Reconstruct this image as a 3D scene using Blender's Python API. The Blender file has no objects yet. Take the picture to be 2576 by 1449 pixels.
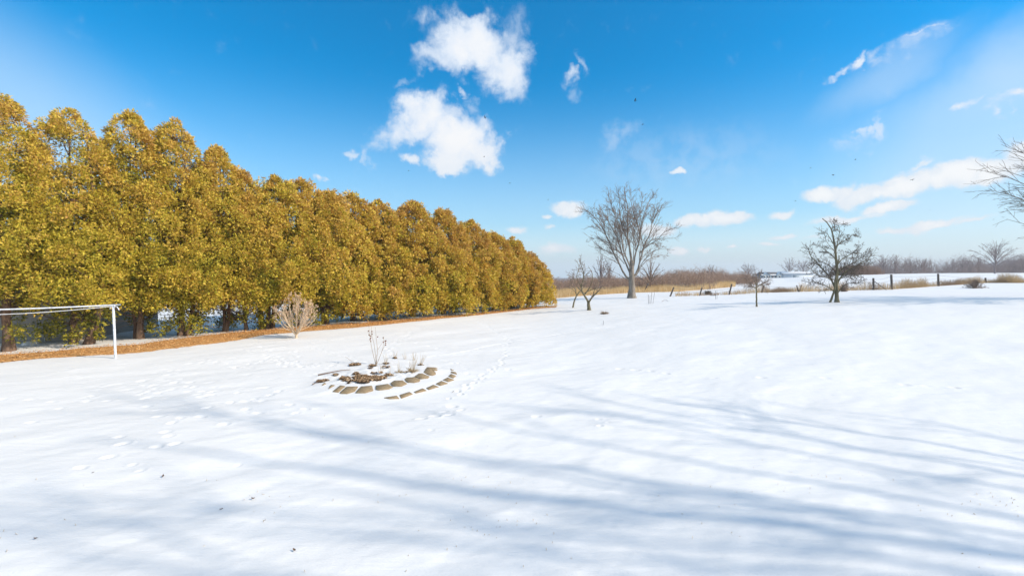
import bpy, math, random
import numpy as np
from mathutils import Vector, Matrix

R_ = math.radians
scene = bpy.context.scene
COL = scene.collection

# ------------------------------------------------------------------ camera
CAMZ = 3.0
F = 1145.0; CX = 1288.0; CY = 724.5; HOR = 690.0       # photograph measured at 2576 px width
PITCH = math.atan((CY - HOR) / F)
cam_d = bpy.data.cameras.new('camera')
cam_d.sensor_width = 36.0
cam_d.lens = 36.0 * F / 2576.0
cam_d.clip_start = 0.05
cam_d.clip_end = 5000
cam = bpy.data.objects.new('camera', cam_d)
cam.location = (0, 0, CAMZ)
cam.rotation_euler = (R_(90) - PITCH, 0, 0)
COL.objects.link(cam)
scene.camera = cam

# ------------------------------------------------------------------ light
SUN_AZ = R_(15)      # towards the sun: +X turned this much towards -Y
SUN_EL = R_(35)
sd = Vector((math.cos(SUN_AZ) * math.cos(SUN_EL), -math.sin(SUN_AZ) * math.cos(SUN_EL), math.sin(SUN_EL)))
sun_d = bpy.data.lights.new('sun', 'SUN')
sun_d.energy = 3.9
sun_d.angle = R_(0.6)
sun_d.color = (1.0, 0.88, 0.705)
sun = bpy.data.objects.new('sun', sun_d)
sun.rotation_euler = sd.to_track_quat('Z', 'Y').to_euler()
sun.location = sd * 50
COL.objects.link(sun)

scene.view_settings.view_transform = 'Standard'
scene.view_settings.look = 'None'
scene.view_settings.gamma = 1
scene.view_settings.exposure = 0.31


def ray(u, v):
    """direction of a picture point (2576-wide measure) in world space"""
    x = (u - CX) / F
    z = -(v - CY) / F
    c, s = math.cos(PITCH), math.sin(PITCH)
    return np.array([x, c + z * s, -s + z * c])


# ------------------------------------------------------------------ world: sky with clouds
w = bpy.data.worlds.new('World')
scene.world = w
w.use_nodes = True
nt = w.node_tree
nt.nodes.clear()


def N(tree, kind, **kw):
    n = tree.nodes.new(kind)
    for k, v in kw.items():
        setattr(n, k, v)
    return n


def L(tree, a, b):
    tree.links.new(a, b)


def math_node(tree, op, a, b=None, c=None, clamp=False):
    n = tree.nodes.new('ShaderNodeMath')
    n.operation = op
    n.use_clamp = clamp
    for i, x in enumerate((a, b, c)):
        if x is None:
            continue
        if isinstance(x, (int, float)):
            n.inputs[i].default_value = x
        else:
            tree.links.new(x, n.inputs[i])
    return n.outputs[0]


def azel(u, v):
    d = ray(u, v)
    d = d / np.linalg.norm(d)
    return np.array([math.atan2(d[0], d[1]), math.asin(d[2])])


sky = N(nt, 'ShaderNodeTexSky', sky_type='NISHITA')
sky.sun_disc = False
sky.sun_elevation = SUN_EL
sky.sun_rotation = R_(90) + SUN_AZ
sky.altitude = 200
sky.air_density = 1.0
sky.dust_density = 1.2
sky.ozone_density = 2.6
hs = N(nt, 'ShaderNodeHueSaturation')
hs.inputs['Hue'].default_value = 0.491
hs.inputs['Saturation'].default_value = 2.35
hs.inputs['Value'].default_value = 1.07
L(nt, sky.outputs[0], hs.inputs['Color'])
tc = N(nt, 'ShaderNodeTexCoord')
sep = N(nt, 'ShaderNodeSeparateXYZ')
L(nt, tc.outputs['Generated'], sep.inputs[0])
az = math_node(nt, 'ARCTAN2', sep.outputs[0], sep.outputs[1])
el = math_node(nt, 'ARCSINE', sep.outputs[2])
comb = N(nt, 'ShaderNodeCombineXYZ')
L(nt, az, comb.inputs[0]); L(nt, el, comb.inputs[1])


def noise(tree, vec, scale, detail, rough, w_=None, dist=0.0):
    n = N(tree, 'ShaderNodeTexNoise')
    n.inputs['Scale'].default_value = scale
    n.inputs['Detail'].default_value = detail
    n.inputs['Roughness'].default_value = rough
    n.inputs['Distortion'].default_value = dist
    L(tree, vec, n.inputs['Vector'])
    return n


# warp the coordinate so that cloud edges are ragged
nw = noise(nt, comb.outputs[0], 14.0, 5.0, 0.62)
vs = N(nt, 'ShaderNodeVectorMath', operation='SUBTRACT'); L(nt, nw.outputs['Color'], vs.inputs[0]); vs.inputs[1].default_value = (0.5, 0.5, 0.5)
vm = N(nt, 'ShaderNodeVectorMath', operation='SCALE'); L(nt, vs.outputs[0], vm.inputs[0]); vm.inputs['Scale'].default_value = 0.11
va = N(nt, 'ShaderNodeVectorMath', operation='ADD'); L(nt, comb.outputs[0], va.inputs[0]); L(nt, vm.outputs[0], va.inputs[1])
flat = N(nt, 'ShaderNodeVectorMath', operation='MULTIPLY'); L(nt, va.outputs[0], flat.inputs[0]); flat.inputs[1].default_value = (1, 1, 0)
vm2 = N(nt, 'ShaderNodeVectorMath', operation='SCALE'); L(nt, vs.outputs[0], vm2.inputs[0]); vm2.inputs['Scale'].default_value = 0.05
va2 = N(nt, 'ShaderNodeVectorMath', operation='ADD'); L(nt, comb.outputs[0], va2.inputs[0]); L(nt, vm2.outputs[0], va2.inputs[1])
flat2 = N(nt, 'ShaderNodeVectorMath', operation='MULTIPLY'); L(nt, va2.outputs[0], flat2.inputs[0]); flat2.inputs[1].default_value = (1, 1, 0)


def blob(src, u, v, rx, ry, rot, weight):
    c = azel(u, v)
    a = R_(rot)
    ex = azel(u + rx * math.cos(a), v - rx * math.sin(a)) - c
    ey = azel(u + ry * math.sin(a), v + ry * math.cos(a)) - c
    m = N(nt, 'ShaderNodeMapping', vector_type='TEXTURE')
    m.inputs['Location'].default_value = (c[0], c[1], 0)
    m.inputs['Rotation'].default_value = (0, 0, math.atan2(ex[1], ex[0]))
    m.inputs['Scale'].default_value = (np.linalg.norm(ex), np.linalg.norm(ey), 1)
    L(nt, src, m.inputs[0])
    ln = N(nt, 'ShaderNodeVectorMath', operation='LENGTH')
    L(nt, m.outputs[0], ln.inputs[0])
    mr = N(nt, 'ShaderNodeMapRange', interpolation_type='SMOOTHSTEP')
    L(nt, ln.outputs['Value'], mr.inputs[0])
    mr.inputs[1].default_value = 1.25; mr.inputs[2].default_value = 0.15
    mr.inputs[3].default_value = 0.0; mr.inputs[4].default_value = weight
    return mr.outputs[0]


puffs = [  # u, v, rx, ry, rotation, weight
    (1190, 120, 120, 84, 0, 1.0), (1270, 175, 90, 78, -40, .85), (1110, 145, 85, 48, 10, .62), (1300, 130, 55, 75, 0, .45), (1180, 70, 60, 40, 0, .7),
    (1070, 290, 98, 58, 12, .95), (1150, 350, 105, 80, -10, 1.2), (1215, 375, 60, 54, 0, .95), (1000, 325, 80, 48, 25, .6), (1050, 330, 70, 45, 0, .75), (1120, 270, 60, 40, -30, .6),
    (1130, 400, 80, 34, 0, 1.0), (1200, 305, 40, 25, -20, .45),
]
low = [
    (1428, 523, 52, 22, 0, 1.0), (1372, 546, 14, 7, 0, .7), (1745, 556, 62, 21, 4, 1.1), (1828, 547, 66, 19, 0, 1.1), (1710, 436, 22, 9, 0, .8),
    (1650, 582, 55, 22, 0, .8), (1300, 578, 30, 12, 0, .75), (1400, 628, 55, 17, 4, .6), (1712, 635, 34, 12, 0, .8), (1772, 627, 20, 8, 0, .55), (1845, 614, 20, 6, 0, .7),
    (1962, 535, 42, 12, 12, .75), (1965, 592, 40, 8, 3, .6), (1935, 611, 26, 7, 0, .6), (1380, 573, 18, 7, 0, .5),
    (2070, 490, 60, 20, 5, 1.0), (2170, 493, 80, 26, 10, 1.1), (2280, 470, 95, 32, 14, 1.2), (2400, 440, 100, 36, 14, 1.25), (2500, 425, 90, 36, 12, 1.2), (2560, 385, 60, 45, 20, 1.1), (2120, 482, 40, 22, 20, .9),
    (2240, 525, 85, 14, 12, .95), (2110, 552, 90, 12, 6, .8), (2340, 568, 120, 14, 12, .8), (2250, 583, 60, 10, 6, .7), (2440, 556, 60, 10, 10, .6), (2200, 545, 50, 9, 5, .5),
    (2250, 655, 100, 6, 2, .25), (2060, 600, 60, 7, 2, .4),
]
wisps = [
    (2112, 176, 44, 8, 24, .6), (2160, 148, 42, 9, 48, .72), (2215, 128, 34, 16, 38, .42), (2300, 108, 90, 20, 22, .30), (2330, 88, 50, 6, 14, .45),
    (2195, 322, 55, 8, 38, .45), (2160, 350, 60, 12, 30, .2), (2425, 268, 45, 12, 22, .85), (2460, 258, 30, 6, 30, .5), (2552, 245, 60, 14, 24, .8), (2300, 422, 45, 10, 28, .6),
    (1440, 190, 22, 16, 70, .55), (1440, 222, 24, 20, 0, .3), (1462, 150, 26, 9, -45, .28), (1160, 224, 18, 9, -10, .5), (1185, 256, 24, 16, -30, .25),
    (890, 375, 26, 10, 10, .5), (937, 385, 12, 24, 0, .4), (1032, 408, 26, 14, -30, .7), (800, 443, 16, 8, -20, .6), (1085, 58, 36, 26, 0, .4), (1300, 75, 30, 45, 10, .22), (1560, 340, 60, 28, 10, .22),
    (1020, 215, 26, 10, 30, .2), (1700, 400, 260, 60, 5, .10),
]


def blend(src, lst):
    cur = None
    for b in lst:
        o = blob(src, *b)
        cur = o if cur is None else math_node(nt, 'MAXIMUM', cur, o)
    return cur


def smooth(x, lo, hi, a=0.0, b=1.0):
    mr = N(nt, 'ShaderNodeMapRange', interpolation_type='SMOOTHSTEP')
    L(nt, x, mr.inputs[0])
    for i, q in enumerate((lo, hi, a, b)):
        mr.inputs[i + 1].default_value = q
    return mr.outputs[0]


nf = noise(nt, comb.outputs[0], 26.0, 7.0, 0.60, dist=0.3)
nfv = math_node(nt, 'SUBTRACT', nf.outputs['Fac'], 0.5)
p1 = math_node(nt, 'MULTIPLY_ADD', nfv, 0.78, blend(flat.outputs[0], puffs))
a1 = smooth(p1, 0.06, 0.80)
p2 = math_node(nt, 'MULTIPLY_ADD', nfv, 0.62, blend(flat2.outputs[0], [(a_, b_, c_ * 1.12, d_ * 1.15, e_, f_) for a_, b_, c_, d_, e_, f_ in low]))
a2 = smooth(p2, 0.08, 0.70, 0, .95)
p3 = blend(flat.outputs[0], [(a_, b_, c_ * 1.15, d_ * 1.35, e_, min(f_ * 1.25, 1)) for a_, b_, c_, d_, e_, f_ in wisps])
nn = smooth(nf.outputs['Fac'], 0.33, 0.60, 0.0, 1.2)
a3 = math_node(nt, 'MULTIPLY', p3, nn)
alpha = math_node(nt, 'MAXIMUM', math_node(nt, 'MAXIMUM', a1, a2), a3, clamp=True)
# thin veil of high haze: stronger to the far right, the far left and near the horizon
va_r = blob(flat2.outputs[0], 2480, 380, 700, 270, 24, .55)
va_r2 = blob(flat2.outputs[0], 2600, 130, 460, 110, 30, .30)
va_r3 = blob(flat2.outputs[0], 2230, 200, 270, 70, 30, .38)
va_l = blob(comb.outputs[0], -200, 260, 620, 330, -14, .34)
va_l2 = blob(comb.outputs[0], 300, 420, 700, 200, -30, .2)
horz = smooth(el, 0.44, -0.04, 0.0, 0.90)
hz2 = math_node(nt, 'POWER', horz, 1.3)
veil = math_node(nt, 'MAXIMUM', math_node(nt, 'MAXIMUM', va_r3, math_node(nt, 'ADD', va_r, va_r2)), math_node(nt, 'ADD', va_l, va_l2))
veil = math_node(nt, 'MULTIPLY', veil, smooth(noise(nt, comb.outputs[0], 3.0, 3.0, .5).outputs['Fac'], .3, .7, .75, 1.1))
veil = math_node(nt, 'SUBTRACT', 1.0, math_node(nt, 'MULTIPLY', math_node(nt, 'SUBTRACT', 1.0, veil), math_node(nt, 'SUBTRACT', 1.0, hz2)), clamp=True)
fill_veil_n = smooth(noise(nt, tc.outputs['Generated'], 2.2, 5.0, .6).outputs['Fac'], .30, .58, .25, .7)
fill_veil_mask = math_node(nt, 'MAXIMUM', smooth(sep.outputs[1], -.05, -.5), smooth(el, .62, .95))  # unseen white cloud added overhead and behind the camera as neutral fill light
veil = math_node(nt, 'MAXIMUM', veil, math_node(nt, 'MULTIPLY', fill_veil_n, fill_veil_mask))
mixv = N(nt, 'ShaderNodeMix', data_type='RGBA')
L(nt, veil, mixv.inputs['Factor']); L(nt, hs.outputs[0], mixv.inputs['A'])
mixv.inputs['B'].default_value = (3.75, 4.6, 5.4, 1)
ccol = N(nt, 'ShaderNodeMix', data_type='RGBA')
L(nt, smooth(p1, 0.55, 1.25), ccol.inputs['Factor'])
ccol.inputs['A'].default_value = (4.1, 4.6, 5.3, 1); ccol.inputs['B'].default_value = (5.2, 5.25, 5.35, 1)
lowf = smooth(el, 0.30, 0.16)
ccol2 = N(nt, 'ShaderNodeMix', data_type='RGBA')
L(nt, lowf, ccol2.inputs['Factor']); L(nt, ccol.outputs['Result'], ccol2.inputs['A']); lc = N(nt, 'ShaderNodeMix', data_type='RGBA')
L(nt, smooth(math_node(nt, 'MULTIPLY_ADD', nfv, 1.6, p2), .45, 1.35), lc.inputs['Factor'])
lc.inputs['A'].default_value = (4.5, 4.8, 5.15, 1); lc.inputs['B'].default_value = (5.3, 5.35, 5.4, 1)
L(nt, lc.outputs['Result'], ccol2.inputs['B'])
mixc = N(nt, 'ShaderNodeMix', data_type='RGBA')
L(nt, alpha, mixc.inputs['Factor']); L(nt, mixv.outputs['Result'], mixc.inputs['A']); L(nt, ccol2.outputs['Result'], mixc.inputs['B'])
bg = N(nt, 'ShaderNodeBackground')
bg.inputs['Strength'].default_value = 0.15
L(nt, mixc.outputs['Result'], bg.inputs[0])
wo = N(nt, 'ShaderNodeOutputWorld')
L(nt, bg.outputs[0], wo.inputs[0])
w.cycles.sampling_method = 'MANUAL'
w.cycles.sample_map_resolution = 512


# ------------------------------------------------------------------ helpers
def sstep(x, a, b):
    t = np.clip((x - a) / (b - a), 0, 1)
    return t * t * (3 - 2 * t)


_rg = np.random.default_rng(5)
_tab = _rg.random((256, 256))


def vnoise(x, y):
    xi = np.floor(x).astype(int); yi = np.floor(y).astype(int)
    fx = x - xi; fy = y - yi
    fx = fx * fx * (3 - 2 * fx); fy = fy * fy * (3 - 2 * fy)
    a = _tab[xi & 255, yi & 255]; b = _tab[(xi + 1) & 255, yi & 255]
    c = _tab[xi & 255, (yi + 1) & 255]; d = _tab[(xi + 1) & 255, (yi + 1) & 255]
    return (a * (1 - fx) + b * fx) * (1 - fy) + (c * (1 - fx) + d * fx) * fy - 0.5


def H0(x, y):
    """large shape of the land"""
    x = np.asarray(x, float); y = np.asarray(y, float)
    rise = 3.3 * (1 - np.exp(-np.maximum(x, 0) / 66.0)) * sstep(y, 6, 30)
    soft = sstep(x, -2, 8)
    far = sstep(y, 60, 120) * np.interp(x / np.maximum(y, 1), [.35, .5, .6, .75, .9], [0, -.8, -.8, .1, .3]) - sstep(y, 80, 420) * 24 * (1 - sstep(x / np.maximum(y, 1), .3, .52)) - sstep(y, 300, 520) * 12
    beyond = sstep(y, 150, 235) * -2.6
    return rise * soft + far + beyond


def unproj(u, v):
    d = ray(u, v)
    t0, t1 = 2.0, 400.0
    f = lambda t: (CAMZ + d[2] * t) - float(H0(d[0] * t, d[1] * t))
    t = t0; step = 0.25
    while t < t1:
        if f(t) < 0:
            break
        t += step * (1 + t * .02)
    a, b = max(t - step * (1 + t * .02) * 1.1, t0), t
    for _ in range(40):
        m = (a + b) / 2
        if f(m) > 0: a = m
        else: b = m
    p = d * ((a + b) / 2)
    return np.array([p[0], p[1], CAMZ + p[2]])


def atY(u, v, Y):
    d = ray(u, v)
    t = Y / d[1]
    return np.array([d[0] * t, Y, CAMZ + d[2] * t])


def dist_ppm(Y):
    return F / Y


class MB:
    def __init__(self):
        self.v = []; self.q = []; self.t = []; self.qa = []; self.ta = []; self.n = 0

    def add(self, verts, quads=None, tris=None, a=0.5):
        verts = np.asarray(verts, float).reshape(-1, 3)
        self.v.append(verts)
        if quads is not None and len(quads):
            q = np.asarray(quads, int).reshape(-1, 4) + self.n
            self.q.append(q); self.qa.append(np.broadcast_to(np.asarray(a, float), (len(q),)).copy())
        if tris is not None and len(tris):
            t = np.asarray(tris, int).reshape(-1, 3) + self.n
            self.t.append(t); self.ta.append(np.broadcast_to(np.asarray(a, float), (len(t),)).copy())
        self.n += len(verts)
        return self

    def box(self, c, s, rot=0, M=None, a=.5):
        x, y, z = [k / 2 for k in s]
        p = np.array([(i * x, j * y, k * z) for i in (-1, 1) for j in (-1, 1) for k in (-1, 1)], float)
        if M is not None:
            p = p @ np.array(M).T
        if rot:
            cr, sr = math.cos(rot), math.sin(rot)
            p = p @ np.array([[cr, -sr, 0], [sr, cr, 0], [0, 0, 1]]).T
        p = p + np.array(c)
        self.add(p, [(0, 1, 3, 2), (4, 6, 7, 5), (0, 4, 5, 1), (2, 3, 7, 6), (0, 2, 6, 4), (1, 5, 7, 3)], a=a)
        return self

    def tubes(self, pts, rad, sides=4, a=.5, caps=False):
        """pts (B,n,3), rad (B,n)"""
        pts = np.asarray(pts, float); rad = np.asarray(rad, float)
        if pts.ndim == 2:
            pts = pts[None]; rad = rad[None]
        B, n, _ = pts.shape
        if B == 0: return self
        tg = np.gradient(pts, axis=1)
        tg /= np.linalg.norm(tg, axis=2, keepdims=True) + 1e-9
        ref = np.where(np.abs(tg[..., 2:3]) > .9, np.array([1., 0, 0]), np.array([0, 0, 1.]))
        ref = np.broadcast_to(np.where(np.abs(tg[:, :1, 2:3]).mean() > 2, ref, ref), tg.shape)
        mean = tg.mean(axis=1, keepdims=True)
        r0 = np.where(np.abs(mean[..., 2:3]) > .75, np.array([1., .13, 0]), np.array([.1, 0, 1.]))
        r0 = np.broadcast_to(r0, tg.shape)
        s1 = np.cross(tg, r0); s1 /= np.linalg.norm(s1, axis=2, keepdims=True) + 1e-9
        s2 = np.cross(s1, tg)
        ang = np.arange(sides) * 2 * math.pi / sides
        ring = s1[:, :, None, :] * np.cos(ang)[None, None, :, None] + s2[:, :, None, :] * np.sin(ang)[None, None, :, None]
        vv = pts[:, :, None, :] + ring * rad[:, :, None, None]
        base = (np.arange(B) * n * sides)[:, None, None]
        i = np.arange(n - 1)[None, :, None]; j = np.arange(sides)[None, None, :]
        j2 = (j + 1) % sides
        q = np.stack([base + i * sides + j, base + i * sides + j2, base + (i + 1) * sides + j2, base + (i + 1) * sides + j], -1).reshape(-1, 4)
        aa = a
        if np.ndim(a) == 1 and len(a) == B:
            aa = np.repeat(a, (n - 1) * sides)
        if caps:
            t = []
            for b in range(B):
                for e in (0, n - 1):
                    o = b * n * sides + e * sides
                    t += [(o, o + k, o + k + 1) for k in range(1, sides - 1)]
            self.add(vv, q, t, a=.5 if np.ndim(aa) else aa)
        else:
            self.add(vv, q, a=aa)
        return self

    def prism(self, poly, z0, z1, bev=0.0):
        """poly (n,2) counter-clockwise; z arrays or scalars"""
        poly = np.asarray(poly, float); n = len(poly)
        z0 = np.broadcast_to(z0, (n,)); z1 = np.broadcast_to(z1, (n,))
        c = poly.mean(0)
        rings = [np.c_[poly, z0]]
        if bev:
            rings.append(np.c_[poly, z1 - bev])
            d = np.linalg.norm(poly - c, axis=1, keepdims=True)
            rings.append(np.c_[c + (poly - c) * (1 - bev / np.maximum(d, bev * 3)), z1])
        else:
            rings.append(np.c_[poly, z1])
        v = np.vstack(rings + [np.array([[c[0], c[1], z1.mean()]])])
        q = []
        for k in range(len(rings) - 1):
            q += [(k * n + i, k * n + (i + 1) % n, (k + 1) * n + (i + 1) % n, (k + 1) * n + i) for i in range(n)]
        k = (len(rings) - 1) * n
        t = [(k + i, k + (i + 1) % n, len(v) - 1) for i in range(n)]
        self.add(v, q, t)
        return self

    def mesh(self, name, mat, smooth=False):
        v = np.vstack(self.v) if self.v else np.zeros((0, 3))
        q = np.vstack(self.q) if self.q else np.zeros((0, 4), int)
        t = np.vstack(self.t) if self.t else np.zeros((0, 3), int)
        me = bpy.data.meshes.new(name)
        me.vertices.add(len(v)); me.vertices.foreach_set('co', v.ravel())
        loops = np.concatenate([q.ravel(), t.ravel()])
        me.loops.add(len(loops)); me.loops.foreach_set('vertex_index', loops.astype(np.int32))
        me.polygons.add(len(q) + len(t))
        starts = np.concatenate([np.arange(len(q)) * 4, len(q) * 4 + np.arange(len(t)) * 3])
        me.polygons.foreach_set('loop_start', starts.astype(np.int32))
        me.update(calc_edges=True)
        at = me.attributes.new('tint', 'FLOAT', 'FACE')
        vals = np.concatenate(self.qa + self.ta) if (self.qa or self.ta) else np.zeros(0)
        at.data.foreach_set('value', vals.astype(np.float32))
        if smooth:
            me.polygons.foreach_set('use_smooth', np.ones(len(me.polygons), bool))
        me.materials.append(mat)
        return me

    def build(self, name, mat, parent=None, smooth=False):
        o = bpy.data.objects.new(name, self.mesh(name, mat, smooth))
        COL.objects.link(o)
        if parent is not None:
            o.parent = parent
        return o


def tag(o, label=None, cat=None, group=None, kind=None):
    if label: o['label'] = label
    if cat: o['category'] = cat
    if group: o['group'] = group
    if kind: o['kind'] = kind
    return o


def empty(name, loc, label=None, cat=None, group=None):
    o = bpy.data.objects.new(name, None)
    o.location = tuple(loc); o.empty_display_size = .2
    COL.objects.link(o)
    tag(o, label, cat, group)
    return o


def copy_thing(root, loc, rotz=0, scale=1, label=None):
    c = root.copy(); COL.objects.link(c)
    c.location = tuple(loc); c.rotation_euler = (0, 0, rotz)
    c.scale = scale if isinstance(scale, tuple) else (scale,) * 3
    if label: c['label'] = label
    for ch in list(root.children):
        d = ch.copy(); COL.objects.link(d); d.parent = c
    return c


# ------------------------------------------------------------------ materials
def mat(name, rough=.8, spec=.3):
    m = bpy.data.materials.new(name); m.use_nodes = True
    b = m.node_tree.nodes['Principled BSDF']
    b.inputs['Roughness'].default_value = rough
    b.inputs['Specular IOR Level'].default_value = spec
    return m, m.node_tree, b


def ramp(tree, fac, stops):
    r = tree.nodes.new('ShaderNodeValToRGB')
    e = r.color_ramp.elements
    while len(e) < len(stops): e.new(.5)
    for k, (p, c) in enumerate(stops):
        e[k].position = p; e[k].color = (*c, 1)
    tree.links.new(fac, r.inputs[0])
    return r.outputs[0]


def noisy(name, stops, scale=6, detail=5, rough=.85, bump=0.0, bscale=None, stretch=(1, 1, 1), spec=.2, bdist=.02, coord='Object'):
    m, t, b = mat(name, rough, spec)
    tcn = t.nodes.new('ShaderNodeTexCoord')
    mp = t.nodes.new('ShaderNodeMapping'); mp.inputs['Scale'].default_value = stretch
    t.links.new(tcn.outputs[coord], mp.inputs[0])
    n = noise(t, mp.outputs[0], scale, detail, .6)
    t.links.new(ramp(t, n.outputs['Fac'], stops), b.inputs['Base Color'])
    if bump:
        n2 = noise(t, mp.outputs[0], bscale or scale * 2, 6, .65)
        bp = t.nodes.new('ShaderNodeBump'); bp.inputs['Strength'].default_value = bump; bp.inputs['Distance'].default_value = bdist
        t.links.new(n2.outputs['Fac'], bp.inputs['Height']); t.links.new(bp.outputs[0], b.inputs['Normal'])
    return m


def tinted(name, stops, rough=.75, trans=0.0, spec=.2, jitter=.0):
    """colour from the per-face attribute of the mesh"""
    m, t, b = mat(name, rough, spec)
    at = t.nodes.new('ShaderNodeAttribute'); at.attribute_name = 'tint'
    fac = at.outputs['Fac']
    if jitter:
        g = t.nodes.new('ShaderNodeTexCoord')
        n = noise(t, g.outputs['Object'], 1.3, 3, .6)
        fac = math_node(t, 'ADD', fac, math_node(t, 'MULTIPLY', math_node(t, 'SUBTRACT', n.outputs['Fac'], .5), jitter))
    c = ramp(t, fac, stops)
    t.links.new(c, b.inputs['Base Color'])
    if trans:
        tr = t.nodes.new('ShaderNodeBsdfTranslucent'); t.links.new(c, tr.inputs[0])
        mx = t.nodes.new('ShaderNodeMixShader'); mx.inputs[0].default_value = trans
        out = t.nodes['Material Output']
        t.links.new(b.outputs[0], mx.inputs[1]); t.links.new(tr.outputs[0], mx.inputs[2]); t.links.new(mx.outputs[0], out.inputs[0])
    return m


# snow
M_snow, t, b = mat('snow', .55, .25)
tcn = t.nodes.new('ShaderNodeTexCoord')
n1 = noise(t, tcn.outputs['Object'], .35, 4, .55)
t.links.new(ramp(t, n1.outputs['Fac'], [(.3, (.735, .722, .705)), (.7, (.785, .77, .752))]), b.inputs['Base Color'])
mp = t.nodes.new('ShaderNodeMapping'); mp.inputs['Rotation'].default_value = (0, 0, R_(-32)); mp.inputs['Scale'].default_value = (.35, 2.0, 1)
t.links.new(tcn.outputs['Object'], mp.inputs[0])
n2 = noise(t, mp.outputs[0], 2.6, 6, .6)
n3 = noise(t, tcn.outputs['Object'], 42, 4, .7)
n4 = noise(t, tcn.outputs['Object'], 9, 5, .7)
hsum = math_node(t, 'MULTIPLY_ADD', n3.outputs['Fac'], .16, math_node(t, 'MULTIPLY_ADD', n4.outputs['Fac'], .22, n2.outputs['Fac']))
bp = t.nodes.new('ShaderNodeBump'); bp.inputs['Strength'].default_value = .42; bp.inputs['Distance'].default_value = .05
t.links.new(hsum, bp.inputs['Height']); t.links.new(bp.outputs[0], b.inputs['Normal'])

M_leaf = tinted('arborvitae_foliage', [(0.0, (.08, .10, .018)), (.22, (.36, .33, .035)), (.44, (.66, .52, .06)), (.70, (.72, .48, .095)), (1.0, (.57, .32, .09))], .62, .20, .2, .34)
M_cedar = noisy('cedar_bark', [(.3, (.07, .043, .03)), (.55, (.18, .115, .078)), (.75, (.32, .23, .165))], 5, 6, .9, .9, 9, (1.6, 1.6, .25), bdist=.03)
M_bark = noisy('grey_bark', [(.3, (.13, .11, .09)), (.6, (.28, .24, .20)), (.8, (.42, .37, .31))], 5, 6, .9, .7, 9, (1.5, 1.5, .3))
M_twig = noisy('twig_bark', [(.35, (.17, .125, .10)), (.7, (.33, .245, .195))], 2, 3, .85)
M_twig_dark = noisy('dark_twig_bark', [(.35, (.09, .07, .055)), (.7, (.21, .17, .135))], 2, 3, .85)
M_olive = noisy('olive_bark', [(.3, (.09, .08, .045)), (.6, (.20, .175, .11)), (.8, (.34, .30, .22))], 6, 6, .9, .7, 10, (1.5, 1.5, .3))
M_shrub = noisy('pale_shrub_bark', [(.3, (.50, .36, .23)), (.7, (.74, .57, .40))], 6, 4, .8)
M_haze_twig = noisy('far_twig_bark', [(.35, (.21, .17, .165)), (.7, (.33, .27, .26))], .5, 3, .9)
M_brush = tinted('brush_twigs', [(0, (.18, .12, .095)), (.5, (.32, .22, .17)), (1, (.46, .34, .25))], .9)
M_reed = tinted('dry_reeds', [(0, (.52, .32, .13)), (.5, (.74, .52, .26)), (1, (.85, .68, .42))], .8, .2)
M_straw = tinted('straw', [(0, (.42, .30, .16)), (.5, (.62, .48, .30)), (1, (.80, .68, .50))], .8, .2)
M_litter = tinted('leaf_litter', [(0, (.07, .045, .028)), (.4, (.22, .135, .075)), (.75, (.42, .27, .15)), (1, (.58, .43, .28))], .85)
M_chip = tinted('wood_chips', [(0, (.38, .18, .06)), (.5, (.62, .32, .11)), (1, (.76, .47, .21))], .85)
M_mulch = noisy('mulch', [(.3, (.38, .18, .06)), (.5, (.58, .30, .10)), (.72, (.70, .40, .16))], 16, 8, .95, 1.0, 22, bdist=.05)
M_stone = noisy('paver_stone', [(.3, (.19, .135, .075)), (.55, (.32, .235, .14)), (.75, (.42, .315, .195))], 14, 8, .9, .5, 60, bdist=.01)
M_post = noisy('weathered_post', [(.3, (.055, .045, .04)), (.7, (.17, .14, .12))], 8, 6, .9, .6, 14, (2, 2, .3))
M_wire = noisy('rusty_wire', [(.3, (.12, .10, .09)), (.7, (.22, .19, .17))], 8, 2, .6)
M_white = noisy('white_paint', [(.3, (.46, .48, .52)), (.5, (.66, .68, .71)), (.75, (.78, .79, .80))], 12, 6, .45, .1, 30, spec=.4)
M_cord = noisy('white_cord', [(.3, (.70, .71, .73)), (.7, (.85, .85, .85))], 30, 2, .8)
M_siding = noisy('grey_siding', [(.3, (.27, .235, .205)), (.7, (.38, .335, .29))], 2, 5, .8, .1, 40, (1, 1, 8))
M_roof = noisy('roof_shingle', [(.3, (.07, .07, .075)), (.7, (.14, .14, .15))], 8, 4, .9)
M_chair = noisy('cream_metal', [(.3, (.55, .52, .42)), (.7, (.72, .68, .56))], 10, 4, .5)
M_bluewall = noisy('blue_grey_siding', [(.3, (.22, .28, .33)), (.7, (.33, .39, .44))], 1.5, 4, .8)
M_metal = noisy('pale_metal_siding', [(.3, (.50, .56, .62)), (.7, (.66, .70, .74))], .7, 3, .6)
M_glass = mat('dark_glass', .15, .5)[0]; M_glass.node_tree.nodes['Principled BSDF'].inputs['Base Color'].default_value = (.03, .04, .05, 1)
M_red = noisy('red_paint', [(.3, (.36, .03, .03)), (.7, (.5, .05, .045))], 3, 3, .35, spec=.5)
M_navy = noisy('navy_paint', [(.3, (.03, .05, .10)), (.7, (.06, .08, .15))], 3, 3, .35, spec=.5)
M_tyre = noisy('tyre_rubber', [(.3, (.02, .02, .02)), (.7, (.04, .04, .04))], 9, 3, .9)
M_seed = noisy('seed_head', [(.3, (.14, .055, .03)), (.7, (.26, .12, .07))], 40, 3, .9)
M_stem = noisy('dry_stem', [(.3, (.30, .21, .14)), (.7, (.45, .34, .24))], 12, 3, .85)
M_bird = noisy('bird_feathers', [(.3, (.012, .012, .014)), (.7, (.03, .03, .033))], 9, 2, .7)
M_hill = noisy('wooded_hill', [(.3, (.16, .15, .165)), (.7, (.24, .22, .225))], .05, 6, .95, coord='Object')
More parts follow.
